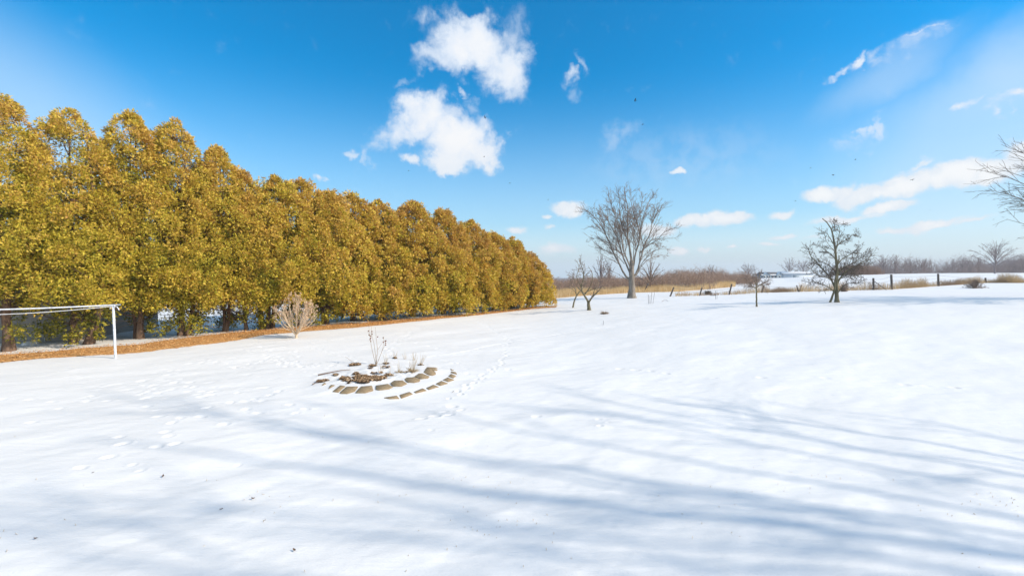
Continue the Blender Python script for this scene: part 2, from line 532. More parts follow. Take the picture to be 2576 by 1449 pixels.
M_dead = noisy('dead_leaf', [(.3, (.10, .06, .04)), (.7, (.22, .13, .08))], 20, 3, .85)

# ------------------------------------------------------------------ footprints and ground
PR = []          # x, y, rx, ry, angle, depth, rim


def track(pts, step, size, depth, jit=.3, side=.0, rim=.35, seed=0, skip=0.0):
    rg = np.random.default_rng(seed)
    P = np.array([unproj(*p)[:2] for p in pts])
    seg = np.linalg.norm(np.diff(P, axis=0), axis=1); cum = np.r_[0, np.cumsum(seg)]
    s = 0.0; k = 0
    while s < cum[-1]:
        i = min(np.searchsorted(cum, s, 'right') - 1, len(seg) - 1)
        d = (P[i + 1] - P[i]) / seg[i]
        p = P[i] + d * (s - cum[i])
        n = np.array([-d[1], d[0]])
        p = p + n * (side * (1 if k % 2 else -1) + rg.normal() * jit * size) + d * rg.normal() * jit * size
        if rg.random() >= skip:
            sc = rg.uniform(.75, 1.25)
            PR.append((p[0], p[1], size * sc, size * .62 * sc, math.atan2(d[1], d[0]) + rg.normal() * .25, depth * rg.uniform(.6, 1.2), rim))
        s += step * rg.uniform(.75, 1.25); k += 1


def groove(pts, width, depth, seed=0):
    track(pts, width * .8, width, depth, .12, 0, .3, seed)


# scattered human prints at left
for (u, v) in [(370, 1021), (395, 1031), (401, 1049), (352, 990), (375, 998), (433, 1066), (417, 1089), (566, 1068), (425, 1100), (521, 1027), (507, 1050), (455, 1054), (580, 1013),
               (437, 979), (392, 968), (455, 953), (470, 973), (478, 963), (440, 962), (448, 938), (432, 930), (408, 955), (425, 942), (390, 977), (398, 988), (372, 985), (363, 968), (395, 957), (357, 957),
               (530, 995), (545, 985), (500, 993), (598, 990), (660, 1010), (680, 995), (640, 1005), (700, 985), (620, 1010), (475, 985), (490, 975), (510, 985), (528, 988),
               (150, 1024), (78, 1060), (210, 998), (232, 993), (260, 972), (280, 967), (620, 1032), (650, 1040), (730, 1020), (745, 1040), (770, 1030), (300, 1100), (310, 1118), (205, 1178), (275, 1150),
               (335, 1170), (355, 1185), (600, 1165), (395, 1125), (440, 1118), (1138, 1020), (1160, 1030), (1095, 1048), (1115, 1035), (1085, 1085), (1060, 1055), (1130, 1045), (1350, 1048), (1510, 1075), (1506, 1055), (1530, 1065)]:
    p = unproj(u, v); q = random.Random(u * 7 + v)
    PR.append((p[0], p[1], q.uniform(.13, .19), q.uniform(.08, .12), q.uniform(-.2, 1.0), q.uniform(.035, .07), .35))
track([(0, 1003), (120, 1007), (300, 1005), (420, 1000), (500, 1002)], .62, .17, .05, .3, .03, .4, 1)
track([(500, 905), (560, 915), (600, 925), (660, 905), (700, 912), (760, 925)], .20, .13, .055, .7, .05, .5, 2)
track([(640, 862), (680, 890), (730, 910), (760, 926)], .17, .12, .06, .6, .05, .5, 3)
track([(745, 880), (745, 900), (740, 925)], .17, .12, .06, .6, .05, .5, 4)
track([(620, 880), (700, 905), (770, 925), (830, 920)], .2, .12, .05, .7, .06, .5, 5)
track([(780, 872), (850, 892), (910, 908), (950, 925)], .27, .12, .05, .4, .05, .5, 6)
track([(1060, 815), (1045, 832), (1010, 850), (985, 870), (965, 900)], .17, .13, .06, 1.0, .08, .5, 7)
track([(1070, 818), (1030, 840), (1000, 862), (985, 890)], .2, .14, .05, 1.2, .1, .5, 8)
track([(1190, 805), (1215, 815), (1245, 835), (1285, 855)], .22, .13, .065, .4, .06, .5, 9)
track([(1200, 808), (1250, 832), (1290, 857)], .3, .12, .05, .6, .06, .5, 10)
track([(1287, 858), (1272, 875), (1268, 895), (1262, 915), (1230, 940), (1180, 965), (1150, 990), (1125, 1010)], .33, .15, .065, .35, .07, .5, 11)
track([(1290, 857), (1310, 865)], .3, .12, .05, .4, .05, .5, 12)
track([(1516, 805), (1518, 820)], .3, .12, .07, .5, .1, .5, 13)
track([(1725, 795), (1745, 788), (1765, 785)], .35, .14, .06, .5, .12, .5, 14)
track([(1595, 783), (1605, 790)], .35, .14, .06, .5, .12, .5, 15)
track([(1520, 930), (1600, 932), (1700, 943), (1760, 948), (1900, 950), (2020, 953), (2150, 956), (2260, 962), (2390, 972), (2500, 985), (2576, 990)], .55, .17, .06, .25, .03, .4, 16, .35)
track([(2275, 778), (2330, 780), (2400, 786), (2500, 793), (2576, 800)], .6, .2, .08, .3, .04, .4, 17, .3)
track([(2200, 765), (2250, 772)], .5, .15, .05, .6, .15, .4, 18)
groove([(2270, 788), (2350, 790), (2450, 796), (2576, 803)], .14, .05, 19)
groove([(680, 880), (760, 868), (860, 853), (960, 838), (1080, 822), (1180, 812), (1290, 800), (1400, 790), (1520, 788)], .16, .028, 20)
groove([(1080, 898), (1160, 888), (1230, 870), (1300, 857), (1420, 838), (1510, 824), (1640, 812), (1800, 800)], .15, .035, 21)
groove([(1310, 860), (1430, 845), (1560, 828), (1700, 818)], .12, .02, 22)
groove([(1525, 808), (1560, 800), (1600, 792)], .12, .03, 23)
track([(1030, 850), (1060, 862), (1090, 873), (1110, 882), (1135, 886)], .5, .16, .05, .5, .05, .5, 24)
track([(1230, 935), (1260, 932), (1300, 930)], .5, .16, .04, .6, .08, .5, 26)
rg = np.random.default_rng(77)
for k in range(150):       # shallow dimples scattered over the left lawn
    u = rg.uniform(120, 760); v = rg.uniform(880, 985)
    p = unproj(u, v)
    PR.append((p[0], p[1], rg.uniform(.12, .24), rg.uniform(.06, .1), rg.uniform(.1, .7), rg.uniform(.012, .032), .2))
for k in range(90):
    u = rg.uniform(760, 1180); v = rg.uniform(905, 960)
    p = unproj(u, v)
    PR.append((p[0], p[1], rg.uniform(.08, .2), rg.uniform(.06, .12), rg.uniform(0, 3), rg.uniform(.01, .04), .4))

BED = unproj(965, 955)


def Hd(x, y):
    """land plus drifts (no prints)"""
    x = np.asarray(x, float); y = np.asarray(y, float)
    z = H0(x, y)
    r = np.hypot(x, y)
    fade = 1 / (1 + (r / 45) ** 2)
    c, s = math.cos(R_(32)), math.sin(R_(32))
    a = x * c + y * s; bb = -x * s + y * c
    z = z + fade * (.075 * vnoise(a * .33 + 7, bb * .62 + 3) + .040 * vnoise(a * .8 + 31, bb * 1.7) + .016 * vnoise(a * 1.9, bb * 4.1 + 9) + .006 * vnoise(a * 5, bb * 9))
    z = z + .35 * vnoise(x * .035 + 90, y * .035) * sstep(r, 25, 60)
    # the planted bed is a low mound
    d = np.hypot((x - BED[0]) / 2.0, (y - BED[1]) / 2.1)
    z = z + .07 * (1 - sstep(d, .55, 1.15))
    return z


ring = []
r = 1.2
while r < 900:
    ring.append(r); r *= 1.0048 if r < 60 else 1.02
ring = np.array(ring)
th_f = np.radians(np.arange(-58, 58.01, .2))
th_b = np.radians(np.arange(60, 301, 4))
th = np.r_[th_f, th_b]
nr, na = len(ring), len(th)
X = ring[:, None] * np.sin(th)[None]; Y = ring[:, None] * np.cos(th)[None]
Z = Hd(X, Y)
lr = math.log(1.0048)
for (px, py, rx, ry, ang, dep, rim) in PR:
    dep *= .68; rx *= .62; ry *= .62
    if math.hypot(px, py) < 9.5:
        rx *= .62; ry *= .7; dep *= .5; rim = .6
    pr = math.hypot(px, py); pa = math.atan2(px, py)
    i = np.searchsorted(ring, pr); ext = max(rx, ry) * 2.6
    di = int(ext / (pr * (.0048 if pr < 60 else .02))) + 2
    i0, i1 = max(0, i - di), min(nr, i + di)
    j = np.searchsorted(th_f, pa); dj = int(ext / pr / R_(.2)) + 2
    j0, j1 = max(0, j - dj), min(len(th_f), j + dj)
    if i0 >= i1 or j0 >= j1: continue
    xx = X[i0:i1, j0:j1] - px; yy = Y[i0:i1, j0:j1] - py
    c, s = math.cos(ang), math.sin(ang)
    d = np.hypot((xx * c + yy * s) / rx, (-xx * s + yy * c) / ry)
    Z[i0:i1, j0:j1] += -dep * 1.15 * np.exp(-(d * 1.05) ** 2.4) + dep * rim * np.exp(-((d - 1.4) / .32) ** 2)
# trodden lumpy snow in the bed
dB = np.hypot((X[:, :len(th_f)] - BED[0] + .3) / 1.9, (Y[:, :len(th_f)] - BED[1] - .5) / 1.9)
m = 1 - sstep(dB, .5, 1.0)
Z[:, :len(th_f)] += m * (.05 * vnoise(X[:, :len(th_f)] * 4.2, Y[:, :len(th_f)] * 4.2) + .03 * vnoise(X[:, :len(th_f)] * 9.2 + 4, Y[:, :len(th_f)] * 9.2))
V = np.stack([X, Y, Z], -1).reshape(-1, 3)
I = np.arange(nr - 1)[:, None]; J = np.arange(na)[None]
J2 = (J + 1) % na
Q = np.stack([I * na + J, (I + 1) * na + J, (I + 1) * na + J2, I * na + J2], -1).reshape(-1, 4)
g = MB()
g.add(V, Q)
cz = float(Hd(0, 0))
ctr = len(V)
g.add(np.array([[0, 0, cz]]))
g.t.append(np.stack([np.full(na, ctr), np.arange(na), (np.arange(na) + 1) % na], -1)); g.ta.append(np.full(na, .5))
ground = g.build('snow_ground', M_snow, smooth=True)
tag(ground, kind='structure')


def gz(x, y):
    return float(Hd(x, y))


def ground_pt(u, v):
    p = unproj(u, v)
    return np.array([p[0], p[1], gz(p[0], p[1])])


# ------------------------------------------------------------------ mulch strip
front = [(-160, 930), (0, 915.6), (133, 901), (280, 892), (343, 887), (450, 874), (558, 861.6), (622, 851.5), (665, 842), (742, 837), (825, 830), (958, 818), (1060, 808), (1187, 795), (1341, 778), (1400, 774.5)]
back = [(-160, 903), (0, 890.4), (133, 882), (200, 874.6), (260, 870), (343, 866), (450, 852), (558, 838.7), (632, 832.8), (771, 820.8), (905, 812.8), (1011, 804.8), (1100, 798), (1187, 790.5), (1341, 775), (1400, 773.4)]


def poly_resample(pts, n):
    P = np.array([unproj(*p)[:2] for p in pts])
    s = np.r_[0, np.cumsum(np.linalg.norm(np.diff(P, axis=0), axis=1))]
    q = np.linspace(0, s[-1], n)
    return np.c_[np.interp(q, s, P[:, 0]), np.interp(q, s, P[:, 1])]


n = 520; kx = 14
A = poly_resample(front, n); B = poly_resample(back, n)
ii = np.arange(n)
nrm = A - B; nrm /= np.linalg.norm(nrm, axis=1, keepdims=True) + 1e-6
A = A + nrm * (.09 * vnoise(ii * .21, ii * 0 + 3) + .09 * vnoise(ii * .6, ii * 0 + 9))[:, None]
B = B - nrm * (.10 * vnoise(ii * .21, ii * 0 + 23) + .12 * vnoise(ii * .6, ii * 0 + 39))[:, None]
tt = np.linspace(0, 1, kx)
G = A[:, None] * (1 - tt)[None, :, None] + B[:, None] * tt[None, :, None]
gzv = Hd(G[..., 0], G[..., 1])
edge = np.minimum(tt, 1 - tt)[None]
gzv = gzv - .02 + .05 * sstep(edge, 0, .12) + .03 * vnoise(G[..., 0] * 6, G[..., 1] * 6) * sstep(edge, 0, .2)
mb = MB()
I = np.arange(n - 1)[:, None]; J = np.arange(kx - 1)[None]
mb.add(np.dstack([G, gzv]).reshape(-1, 3), np.stack([I * kx + J, (I + 1) * kx + J, (I + 1) * kx + J + 1, I * kx + J + 1], -1).reshape(-1, 4))
tag(mb.build('mulch_bed', M_mulch, smooth=True), kind='structure')
rg = np.random.default_rng(3)


def flakes(mb, cx, cy, cz, ln, wd, rg, tilt=.4, a=None):
    """loose flat chips: one quad each with random turn and tilt"""
    k = len(cx)
    yaw = rg.uniform(0, math.pi * 2, k)
    t1 = rg.normal(0, tilt, k); t2 = rg.normal(0, tilt, k)
    d = np.c_[np.cos(yaw) * np.cos(t1), np.sin(yaw) * np.cos(t1), np.sin(t1)]
    s = np.c_[-np.sin(yaw) * np.cos(t2), np.cos(yaw) * np.cos(t2), np.sin(t2)]
    c = np.c_[cx, cy, cz]
    l = (ln * rg.uniform(.6, 1.4, k))[:, None] / 2; w_ = (wd * rg.uniform(.6, 1.4, k))[:, None] / 2
    v = np.stack([c - d * l - s * w_, c + d * l - s * w_ * .7, c + d * l * 1.1 + s * w_ * .8, c - d * l + s * w_], 1).reshape(-1, 3)
    mb.add(v, np.arange(4 * k).reshape(-1, 4), a=rg.random(k) if a is None else a)


k = 26000
fi = rg.random(k) * (n - 1); fj = rg.uniform(-.03, 1.03, k)
i0 = fi.astype(int); fr = (fi - i0)[:, None]
PA = A[i0] * (1 - fr) + A[np.minimum(i0 + 1, n - 1)] * fr; PB = B[i0] * (1 - fr) + B[np.minimum(i0 + 1, n - 1)] * fr
P = PA * (1 - fj[:, None]) + PB * fj[:, None]
mb = MB()
flakes(mb, P[:, 0], P[:, 1], Hd(P[:, 0], P[:, 1]) + .04 + rg.uniform(0, .03, k), .055, .018, rg, .35)
tag(mb.build('wood_chips', M_chip), 'orange brown wood chips spread in a strip along the evergreen hedge', 'mulch', kind='stuff')


# ------------------------------------------------------------------ arborvitae hedge
def crown_mb(rg, H, R, z0, ncl, nsp, LL, brown, low_r=.8, pw=2.4):
    # clumps of sprays over an upright egg-shaped crown
    def prof(t):
        return (1 - t ** pw) ** .74 * (low_r + (1 - low_r) * sstep(t, 0, .25))
    t = rg.random(ncl * 4)
    keep = rg.random(ncl * 4) < prof(t) * 1.0 + .05
    t = t[keep][:ncl]; k = len(t)
    az = rg.uniform(0, 2 * math.pi, k)
    z = z0 + t * (H - z0)
    ph = rg.uniform(0, 6.28, 4)
    lump = 1 + .13 * np.sin(3 * az + ph[0] + z * .7) + .10 * np.sin(5 * az + ph[1] - z * 1.6) + .07 * np.sin(2 * z * 1.7 + ph[2] + 2 * az)
    u = np.where(rg.random(k) < .76, rg.uniform(.82, 1.06, k), rg.uniform(.25, .82, k))
    rr = R * prof(t) * lump * u
    out = np.c_[np.cos(az), np.sin(az), np.full(k, .25)]
    c = np.c_[np.cos(az) * rr, np.sin(az) * rr, z]
    csz = rg.uniform(.6, 1.25, k) * (.36 + .1 * (1 - t))
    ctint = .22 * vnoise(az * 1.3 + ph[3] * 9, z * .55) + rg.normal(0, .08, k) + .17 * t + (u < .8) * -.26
    q = 9             # uneven leader tufts on top
    a2_ = rg.uniform(0, 6.28, q); f2 = rg.random(q)
    c = np.vstack([c, np.c_[np.cos(a2_) * R * .36 * f2, np.sin(a2_) * R * .36 * f2, H - .1 - 1.1 * f2 + rg.uniform(-.1, .28, q)]])
    out = np.vstack([out, np.c_[np.cos(a2_) * .3, np.sin(a2_) * .3, np.full(q, .9)]])
    csz = np.r_[csz, rg.uniform(.16, .30, q)]; ctint = np.r_[ctint, rg.uniform(.05, .3, q)]; k += q
    if z0 > .6:       # hanging foliage low round the trunks
        q = int(rg.integers(10, 20)); a2_ = rg.uniform(0, 6.28, q); r2_ = R * rg.uniform(.15, .85, q)
        c = np.vstack([c, np.c_[np.cos(a2_) * r2_, np.sin(a2_) * r2_, rg.uniform(.3, z0 + .35, q)]])
        out = np.vstack([out, np.c_[np.cos(a2_), np.sin(a2_), np.full(q, -.3)]])
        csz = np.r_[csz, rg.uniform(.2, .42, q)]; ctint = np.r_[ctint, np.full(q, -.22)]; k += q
    K = k * nsp
    ci = np.repeat(np.arange(k), nsp)
    nv = rg.normal(size=(K, 3)); nv /= np.linalg.norm(nv, axis=1, keepdims=True)
    nv += out[ci] * .75 + np.array([0, 0, .25]); nv /= np.linalg.norm(nv, axis=1, keepdims=True)
    rad = csz[ci] * rg.uniform(.35, 1.08, K) ** .6
    p = c[ci] + nv * rad[:, None] * np.array([1, 1, 1.15])
    d = nv * .8 + rg.normal(size=(K, 3)) * .5 + out[ci] * .35
    d[:, 2] += rg.uniform(-.55, .65, K)
    d /= np.linalg.norm(d, axis=1, keepdims=True)
    s = np.cross(d, rg.normal(size=(K, 3))); s /= np.linalg.norm(s, axis=1, keepdims=True) + 1e-9
    mb = MB()
    stint = rg.normal(0, .13, K)
    zfac = p[:, 2] / H
    for q, an in enumerate((-.75, -.36, 0, .33, .72)):
        an = an + rg.normal(0, .12, K)
        dd = d * np.cos(an)[:, None] + s * np.sin(an)[:, None]
        ss = -d * np.sin(an)[:, None] + s * np.cos(an)[:, None]
        l = (LL * rg.uniform(.6, 1.3, K) * (.95, 1.25, 1.55, 1.25, .95)[q])[:, None]
        wv = l * rg.uniform(.075, .125, K)[:, None]
        nrm_ = np.cross(dd, ss)
        tip = p + dd * l - nrm_ * l * .12
        mid = p + dd * l * .5
        v = np.stack([p, mid + ss * wv, tip, mid - ss * wv], 1).reshape(-1, 3)
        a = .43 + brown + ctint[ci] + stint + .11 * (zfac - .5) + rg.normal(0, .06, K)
        mb.add(v, np.arange(4 * K).reshape(-1, 4), a=np.clip(a, 0, 1))
    return mb, c, az, z


def trunk_mb(rg, H, stems, c, z0):
    mb = MB()
    lines = []
    for (ox, oy, lx, ly, r0) in stems:
        r0 = r0 * .82
        n = 14
        zz = np.linspace(-.15, H * .93, n)
        f = zz / (H * .93)
        curve = np.sin(np.clip(zz / 2.6, 0, 1) * math.pi / 2)
        px = ox + (lx) * curve + rg.normal(0, .025, n); py = oy + ly * curve + rg.normal(0, .025, n)
        px = px * (1 - .55 * np.clip(f, 0, 1)); py = py * (1 - .55 * np.clip(f, 0, 1))
        rad = r0 * (1 - .85 * np.clip(f, 0, 1)) * (1 + .55 * np.exp(-np.clip(zz + .1, 0, 9) * 4.5))
        pts = np.c_[px, py, zz]
        mb.tubes(pts, rad, 9)
        lines.append(pts)
    # boughs to the clumps
    sel = rg.choice(len(c), min(len(c), 110), replace=False)
    P = []
    for i in sel:
        ln_ = lines[rg.integers(len(lines))]
        zc = max(c[i, 2] - rg.uniform(.3, 1.1), .35)
        s0 = np.array([np.interp(zc, ln_[:, 2], ln_[:, 0]), np.interp(zc, ln_[:, 2], ln_[:, 1]), zc])
        tt = np.linspace(0, 1, 6)[:, None]
        q = s0 * (1 - tt) + c[i] * tt
        q[:, 2] -= .12 * np.sin(tt[:, 0] * math.pi)
        q += rg.normal(0, .025, q.shape) * tt
        P.append(q)
    P = np.array(P)
    mb.tubes(P, np.broadcast_to(np.linspace(.026, .006, 6), P.shape[:2]), 4)
    # bare dead twigs showing low in the crown
    k = 50
    azs = rg.uniform(0, 6.28, k); z = rg.uniform(max(z0 - .5, .3), z0 + 2.2, k); l = rg.uniform(.4, 1.5, k)
    tt = np.linspace(0, 1, 6)[None]
    ln0 = lines[0]
    bx = np.interp(z, ln0[:, 2], ln0[:, 0]); by = np.interp(z, ln0[:, 2], ln0[:, 1])
    P = np.stack([bx[:, None] + np.cos(azs)[:, None] * l[:, None] * tt + rg.normal(0, .03, (k, 6)), by[:, None] + np.sin(azs)[:, None] * l[:, None] * tt + rg.normal(0, .03, (k, 6)), z[:, None] + (rg.uniform(-.3, .25, k)[:, None]) * tt + rg.normal(0, .02, (k, 6))], -1)
    mb.tubes(P, np.broadcast_to(np.linspace(.014, .004, 6), P.shape[:2]), 3)
    return mb


S1 = [(0, 0, .1, 0, .17)]
hedge = [  # base u, base v, top v, crown radius, bare height, lean of crown, stems, brownness, label
    (-10, 884, 214, 1.95, 1.75, [(.62, -.1, 0, 0, .19), (.35, .1, -.1, 0, .14), (.2, -.25, -.25, 0, .10)], .00, 'tallest evergreen at the left picture edge, thick trunks behind the white crossbar'),
    (190, 868, 276, 1.75, 1.35, [(-.1, 0, .1, 0, .15), (.55, 0, .85, .1, .18)], .00, 'tall evergreen just left of the white post, with one trunk leaning right'),
    (345, 853, 279, 1.70, 1.05, [(.15, 0, .18, 0, .16), (-.12, .1, -.1, 0, .09)], .02, 'tall pointed evergreen just right of the white post'),
    (452, 845, 306, 1.60, 1.15, [(.1, 0, .1, 0, .16), (.38, 0, .55, 0, .13), (.45, .05, .9, 0, .06)], .03, 'tall evergreen with a trunk of three stems, right of the pointed one'),
    (556, 836, 372, 1.75, .85, [(.3, 0, .45, 0, .11), (.2, 0, .15, 0, .09)], .03, 'evergreen on the falling slope of the hedge top, with thin stems low down'),
    (618, 832, 436, 1.50, 1.1, [(.1, 0, -.1, 0, .1)], .05, 'narrow evergreen at the low notch in the hedge top'),
    (700, 827, 446, 1.65, 1.15, [(-.75, 0, -.35, 0, .15), (-.5, 0, .05, 0, .14), (-.25, 0, .15, 0, .12)], .05, 'broad evergreen with three spreading trunks left of the pale shrub'),
    (765, 821, 448, 1.50, 1.0, [(-.2, 0, -.25, 0, .11)], .08, 'evergreen standing right behind the pale bare shrub'),
    (835, 816, 476, 1.50, 1.1, [(-.35, 0, -.3, 0, .13), (-.25, 0, .25, 0, .14)], .08, 'evergreen with a forked pale trunk just right of the bare shrub'),
    (905, 809, 486, 1.55, .25, S1, .10, 'evergreen with foliage down to the mulch, above the dried flower stalks'),
    (975, 804, 505, 1.50, .10, S1, .12, 'evergreen with a small separate tip right of the dried stalks'),
    (1055, 799, 504, 1.55, .05, S1, .12, 'evergreen with the highest tip in the far half of the hedge'),
    (1135, 793, 528, 1.55, .05, S1, .14, 'evergreen with a double brown tip in the far half of the hedge'),
    (1205, 787, 556, 1.50, .05, S1, .16, 'brownish evergreen, fourth from the far end of the hedge'),
    (1262, 782, 582, 1.45, .05, S1, .18, 'brownish evergreen, third from the far end of the hedge'),
    (1308, 777.5, 602, 1.40, .05, S1, .20, 'brownish evergreen, second from the far end of the hedge'),
    (1348, 774.5, 634, 1.35, .05, S1, .23, 'brown tipped evergreen ending the hedge, nearest the open field'),
]
for k, (u, v, top, R, z0, stems, brown, lab) in enumerate(hedge):
    rg = np.random.default_rng(100 + k)
    p = unproj(u, v)
    # centre a little behind the picked foot
    R *= 1.25 if k < 9 else 1.4
    back_ = np.array([-.70, .71]) * (.25 if k < 9 else .95)
    x, y = p[0] + back_[0], p[1] + back_[1]
    z = gz(x, y)
    tp = atY(u, top, y)
    Ht = tp[2] - z
    root = empty('arborvitae_tree', (x, y, z), lab, 'evergreen tree', 'evergreens of the tall hedge row')
    sc = y / 20.0
    ncl = int(335 * (R / 1.6) * (Ht / 9.5) * (1 if k < 9 else 1.25))
    nsp = int(104 / min(sc, 1.5) ** .8)
    cm, c, azs, zs = crown_mb(rg, Ht - .25, R, z0 + .3, ncl, nsp, .078 * min(sc, 1.6) ** .95, brown, .85 if k < 9 else .98, 1.9 if k < 6 else 2.7)
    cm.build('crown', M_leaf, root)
    trunk_mb(rg, Ht, stems, c, z0).build('trunk', M_cedar, root, smooth=True)


# ------------------------------------------------------------------ bare trees
def grow(rg, st, di, ln, r0, rend, nseg, wob, up):
    B = len(st)
    pts = np.zeros((B, nseg + 1, 3)); pts[:, 0] = st
    d = di.copy(); stp = (ln / nseg)[:, None]
    for i in range(nseg):
        d = d + rg.normal(0, wob, (B, 3)); d[:, 2] += up
        d /= np.linalg.norm(d, axis=1, keepdims=True) + 1e-9
        pts[:, i + 1] = pts[:, i] + d * stp
    rad = r0[:, None] + (rend - r0)[:, None] * (np.linspace(0, 1, nseg + 1)[None] ** .8)
    return pts, rad


def kids(rg, pts, rad, per, tmin, tmax, amin, amax, lf, lmin, rf, rmin, taper=.65):
    """start points, directions, lengths and radii of side shoots; per = mean number per parent (array or scalar)"""
    B, n, _ = pts.shape
    ln = np.linalg.norm(np.diff(pts, axis=1), axis=2).sum(1)
    cnt = rg.poisson(np.broadcast_to(per, (B,)))
    idx = np.repeat(np.arange(B), cnt); K = len(idx)
    t = rg.uniform(tmin, tmax, K) * (n - 1)
    i = np.minimum(t.astype(int), n - 2); f = (t - i)[:, None]
    st = pts[idx, i] * (1 - f) + pts[idx, i + 1] * f
    tg = pts[idx, i + 1] - pts[idx, i]; tg /= np.linalg.norm(tg, axis=1, keepdims=True) + 1e-9
    rv = rg.normal(size=(K, 3)); s = rv - (rv * tg).sum(1, keepdims=True) * tg; s /= np.linalg.norm(s, axis=1, keepdims=True) + 1e-9
    an = rg.uniform(amin, amax, K)[:, None]
    d = tg * np.cos(an) + s * np.sin(an)
    tt = t / (n - 1)
    l = np.maximum(ln[idx] * lf * (1 - taper * tt) * rg.uniform(.6, 1.2, K), lmin)
    pr = rad[idx, i] * (1 - f[:, 0]) + rad[idx, i + 1] * f[:, 0]
    r = np.maximum(pr * rf * rg.uniform(.7, 1.0, K), rmin)
    return st, d, l, np.minimum(r, pr)


def resample(poly, n):
    poly = np.asarray(poly, float)
    s = np.r_[0, np.cumsum(np.linalg.norm(np.diff(poly, axis=0), axis=1))]
    # Catmull-Rom through the points
    out = []
    P = np.vstack([2 * poly[0] - poly[1], poly, 2 * poly[-1] - poly[-2]])
    for q in np.linspace(0, s[-1] * .99999, n):
        i = np.searchsorted(s, q, 'right') - 1
        t = (q - s[i]) / (s[i + 1] - s[i])
        a, b_, c_, d_ = P[i], P[i + 1], P[i + 2], P[i + 3]
        out.append(.5 * ((2 * b_) + (-a + c_) * t + (2 * a - 5 * b_ + 4 * c_ - d_) * t * t + (-a + 3 * b_ - 3 * c_ + d_) * t ** 3))
    return np.array(out)


def tree_from_limbs(name, base, limbs, radii, rg, levels, m1, m2, label, cat='tree', group=None, rotz=0, shadow_only=False):
    """limbs: list of polylines (metres, local); radii: (start, end); levels: list of dicts for side shoots"""
    root = empty(name, base, label, cat, group)
    root.rotation_euler = (0, 0, rotz)
    n = 14
    P = np.array([resample(l, n) for l in limbs])
    Rr = np.array([np.linspace(a, b_, n) for a, b_ in radii])
    P[:, 1:] += rg.normal(0, .012, P[:, 1:].shape) * np.array([1, 1, .5]) * np.ptp(P[..., 2]) / 6
    tm = MB(); cm = MB()
    # the bole flares at the ground
    P0 = P[0]; fl = 1 + .5 * np.exp(-np.clip(P0[:, 2], 0, 99) / (radii[0][0] * 1.3))
    tm.tubes(P0, Rr[0] * fl, 12)
    tm.tubes(P[1:], Rr[1:], 7)
    tm.build('trunk', m1, root, smooth=True)
    lens = np.linalg.norm(np.diff(P, axis=1), axis=2).sum(1)
    cur, crad = P[levels[0].get('from', 0):], Rr[levels[0].get('from', 0):]
    allp = []
    for li, lv in enumerate(levels):
        ln = np.linalg.norm(np.diff(cur, axis=1), axis=2).sum(1)
        st, d, l, r = kids(rg, cur, crad, ln * lv['per_m'], lv.get('t0', .2), lv.get('t1', 1.0), lv.get('a0', .5), lv.get('a1', 1.0), lv.get('lf', .45), lv.get('lmin', .2), lv.get('rf', .6), lv.get('rmin', .006), lv.get('taper', .6))
        if 'lmax' in lv: l = np.minimum(l, lv['lmax'])
        pts, rad = grow(rg, st, d, l, r, np.full(len(l), lv.get('rend', .004)), lv.get('seg', 5), lv.get('wob', .14), lv.get('up', .05))
        cm.tubes(pts, rad, 4 if li == 0 else 3)
        cur, crad = pts, rad
    cm.build('crown', m2, root)
    return root


def zl(pts, conv, base, rg, dep=.35):
    """limb drawn in picture measure -> metres, every limb with a depth wander of its own"""
    k = rg.normal() * dep
    out = []
    (ox, oy, sc_) = conv
    L_ = math.hypot(pts[-1][0] - pts[0][0], pts[-1][1] - pts[0][1]) * sc_ * base[1] / F
    for i, (a, b_) in enumerate(pts):
        dy = k * (i / max(len(pts) - 1, 1)) * L_
        p = atY(ox + sc_ * a, oy + sc_ * b_, base[1] + dy)
        out.append((p[0] - base[0], dy, p[2] - base[2]))
    return out


Z5 = (1330.9, 429.3, .2667)
Z6 = (1760.2, 515.2, .2073)


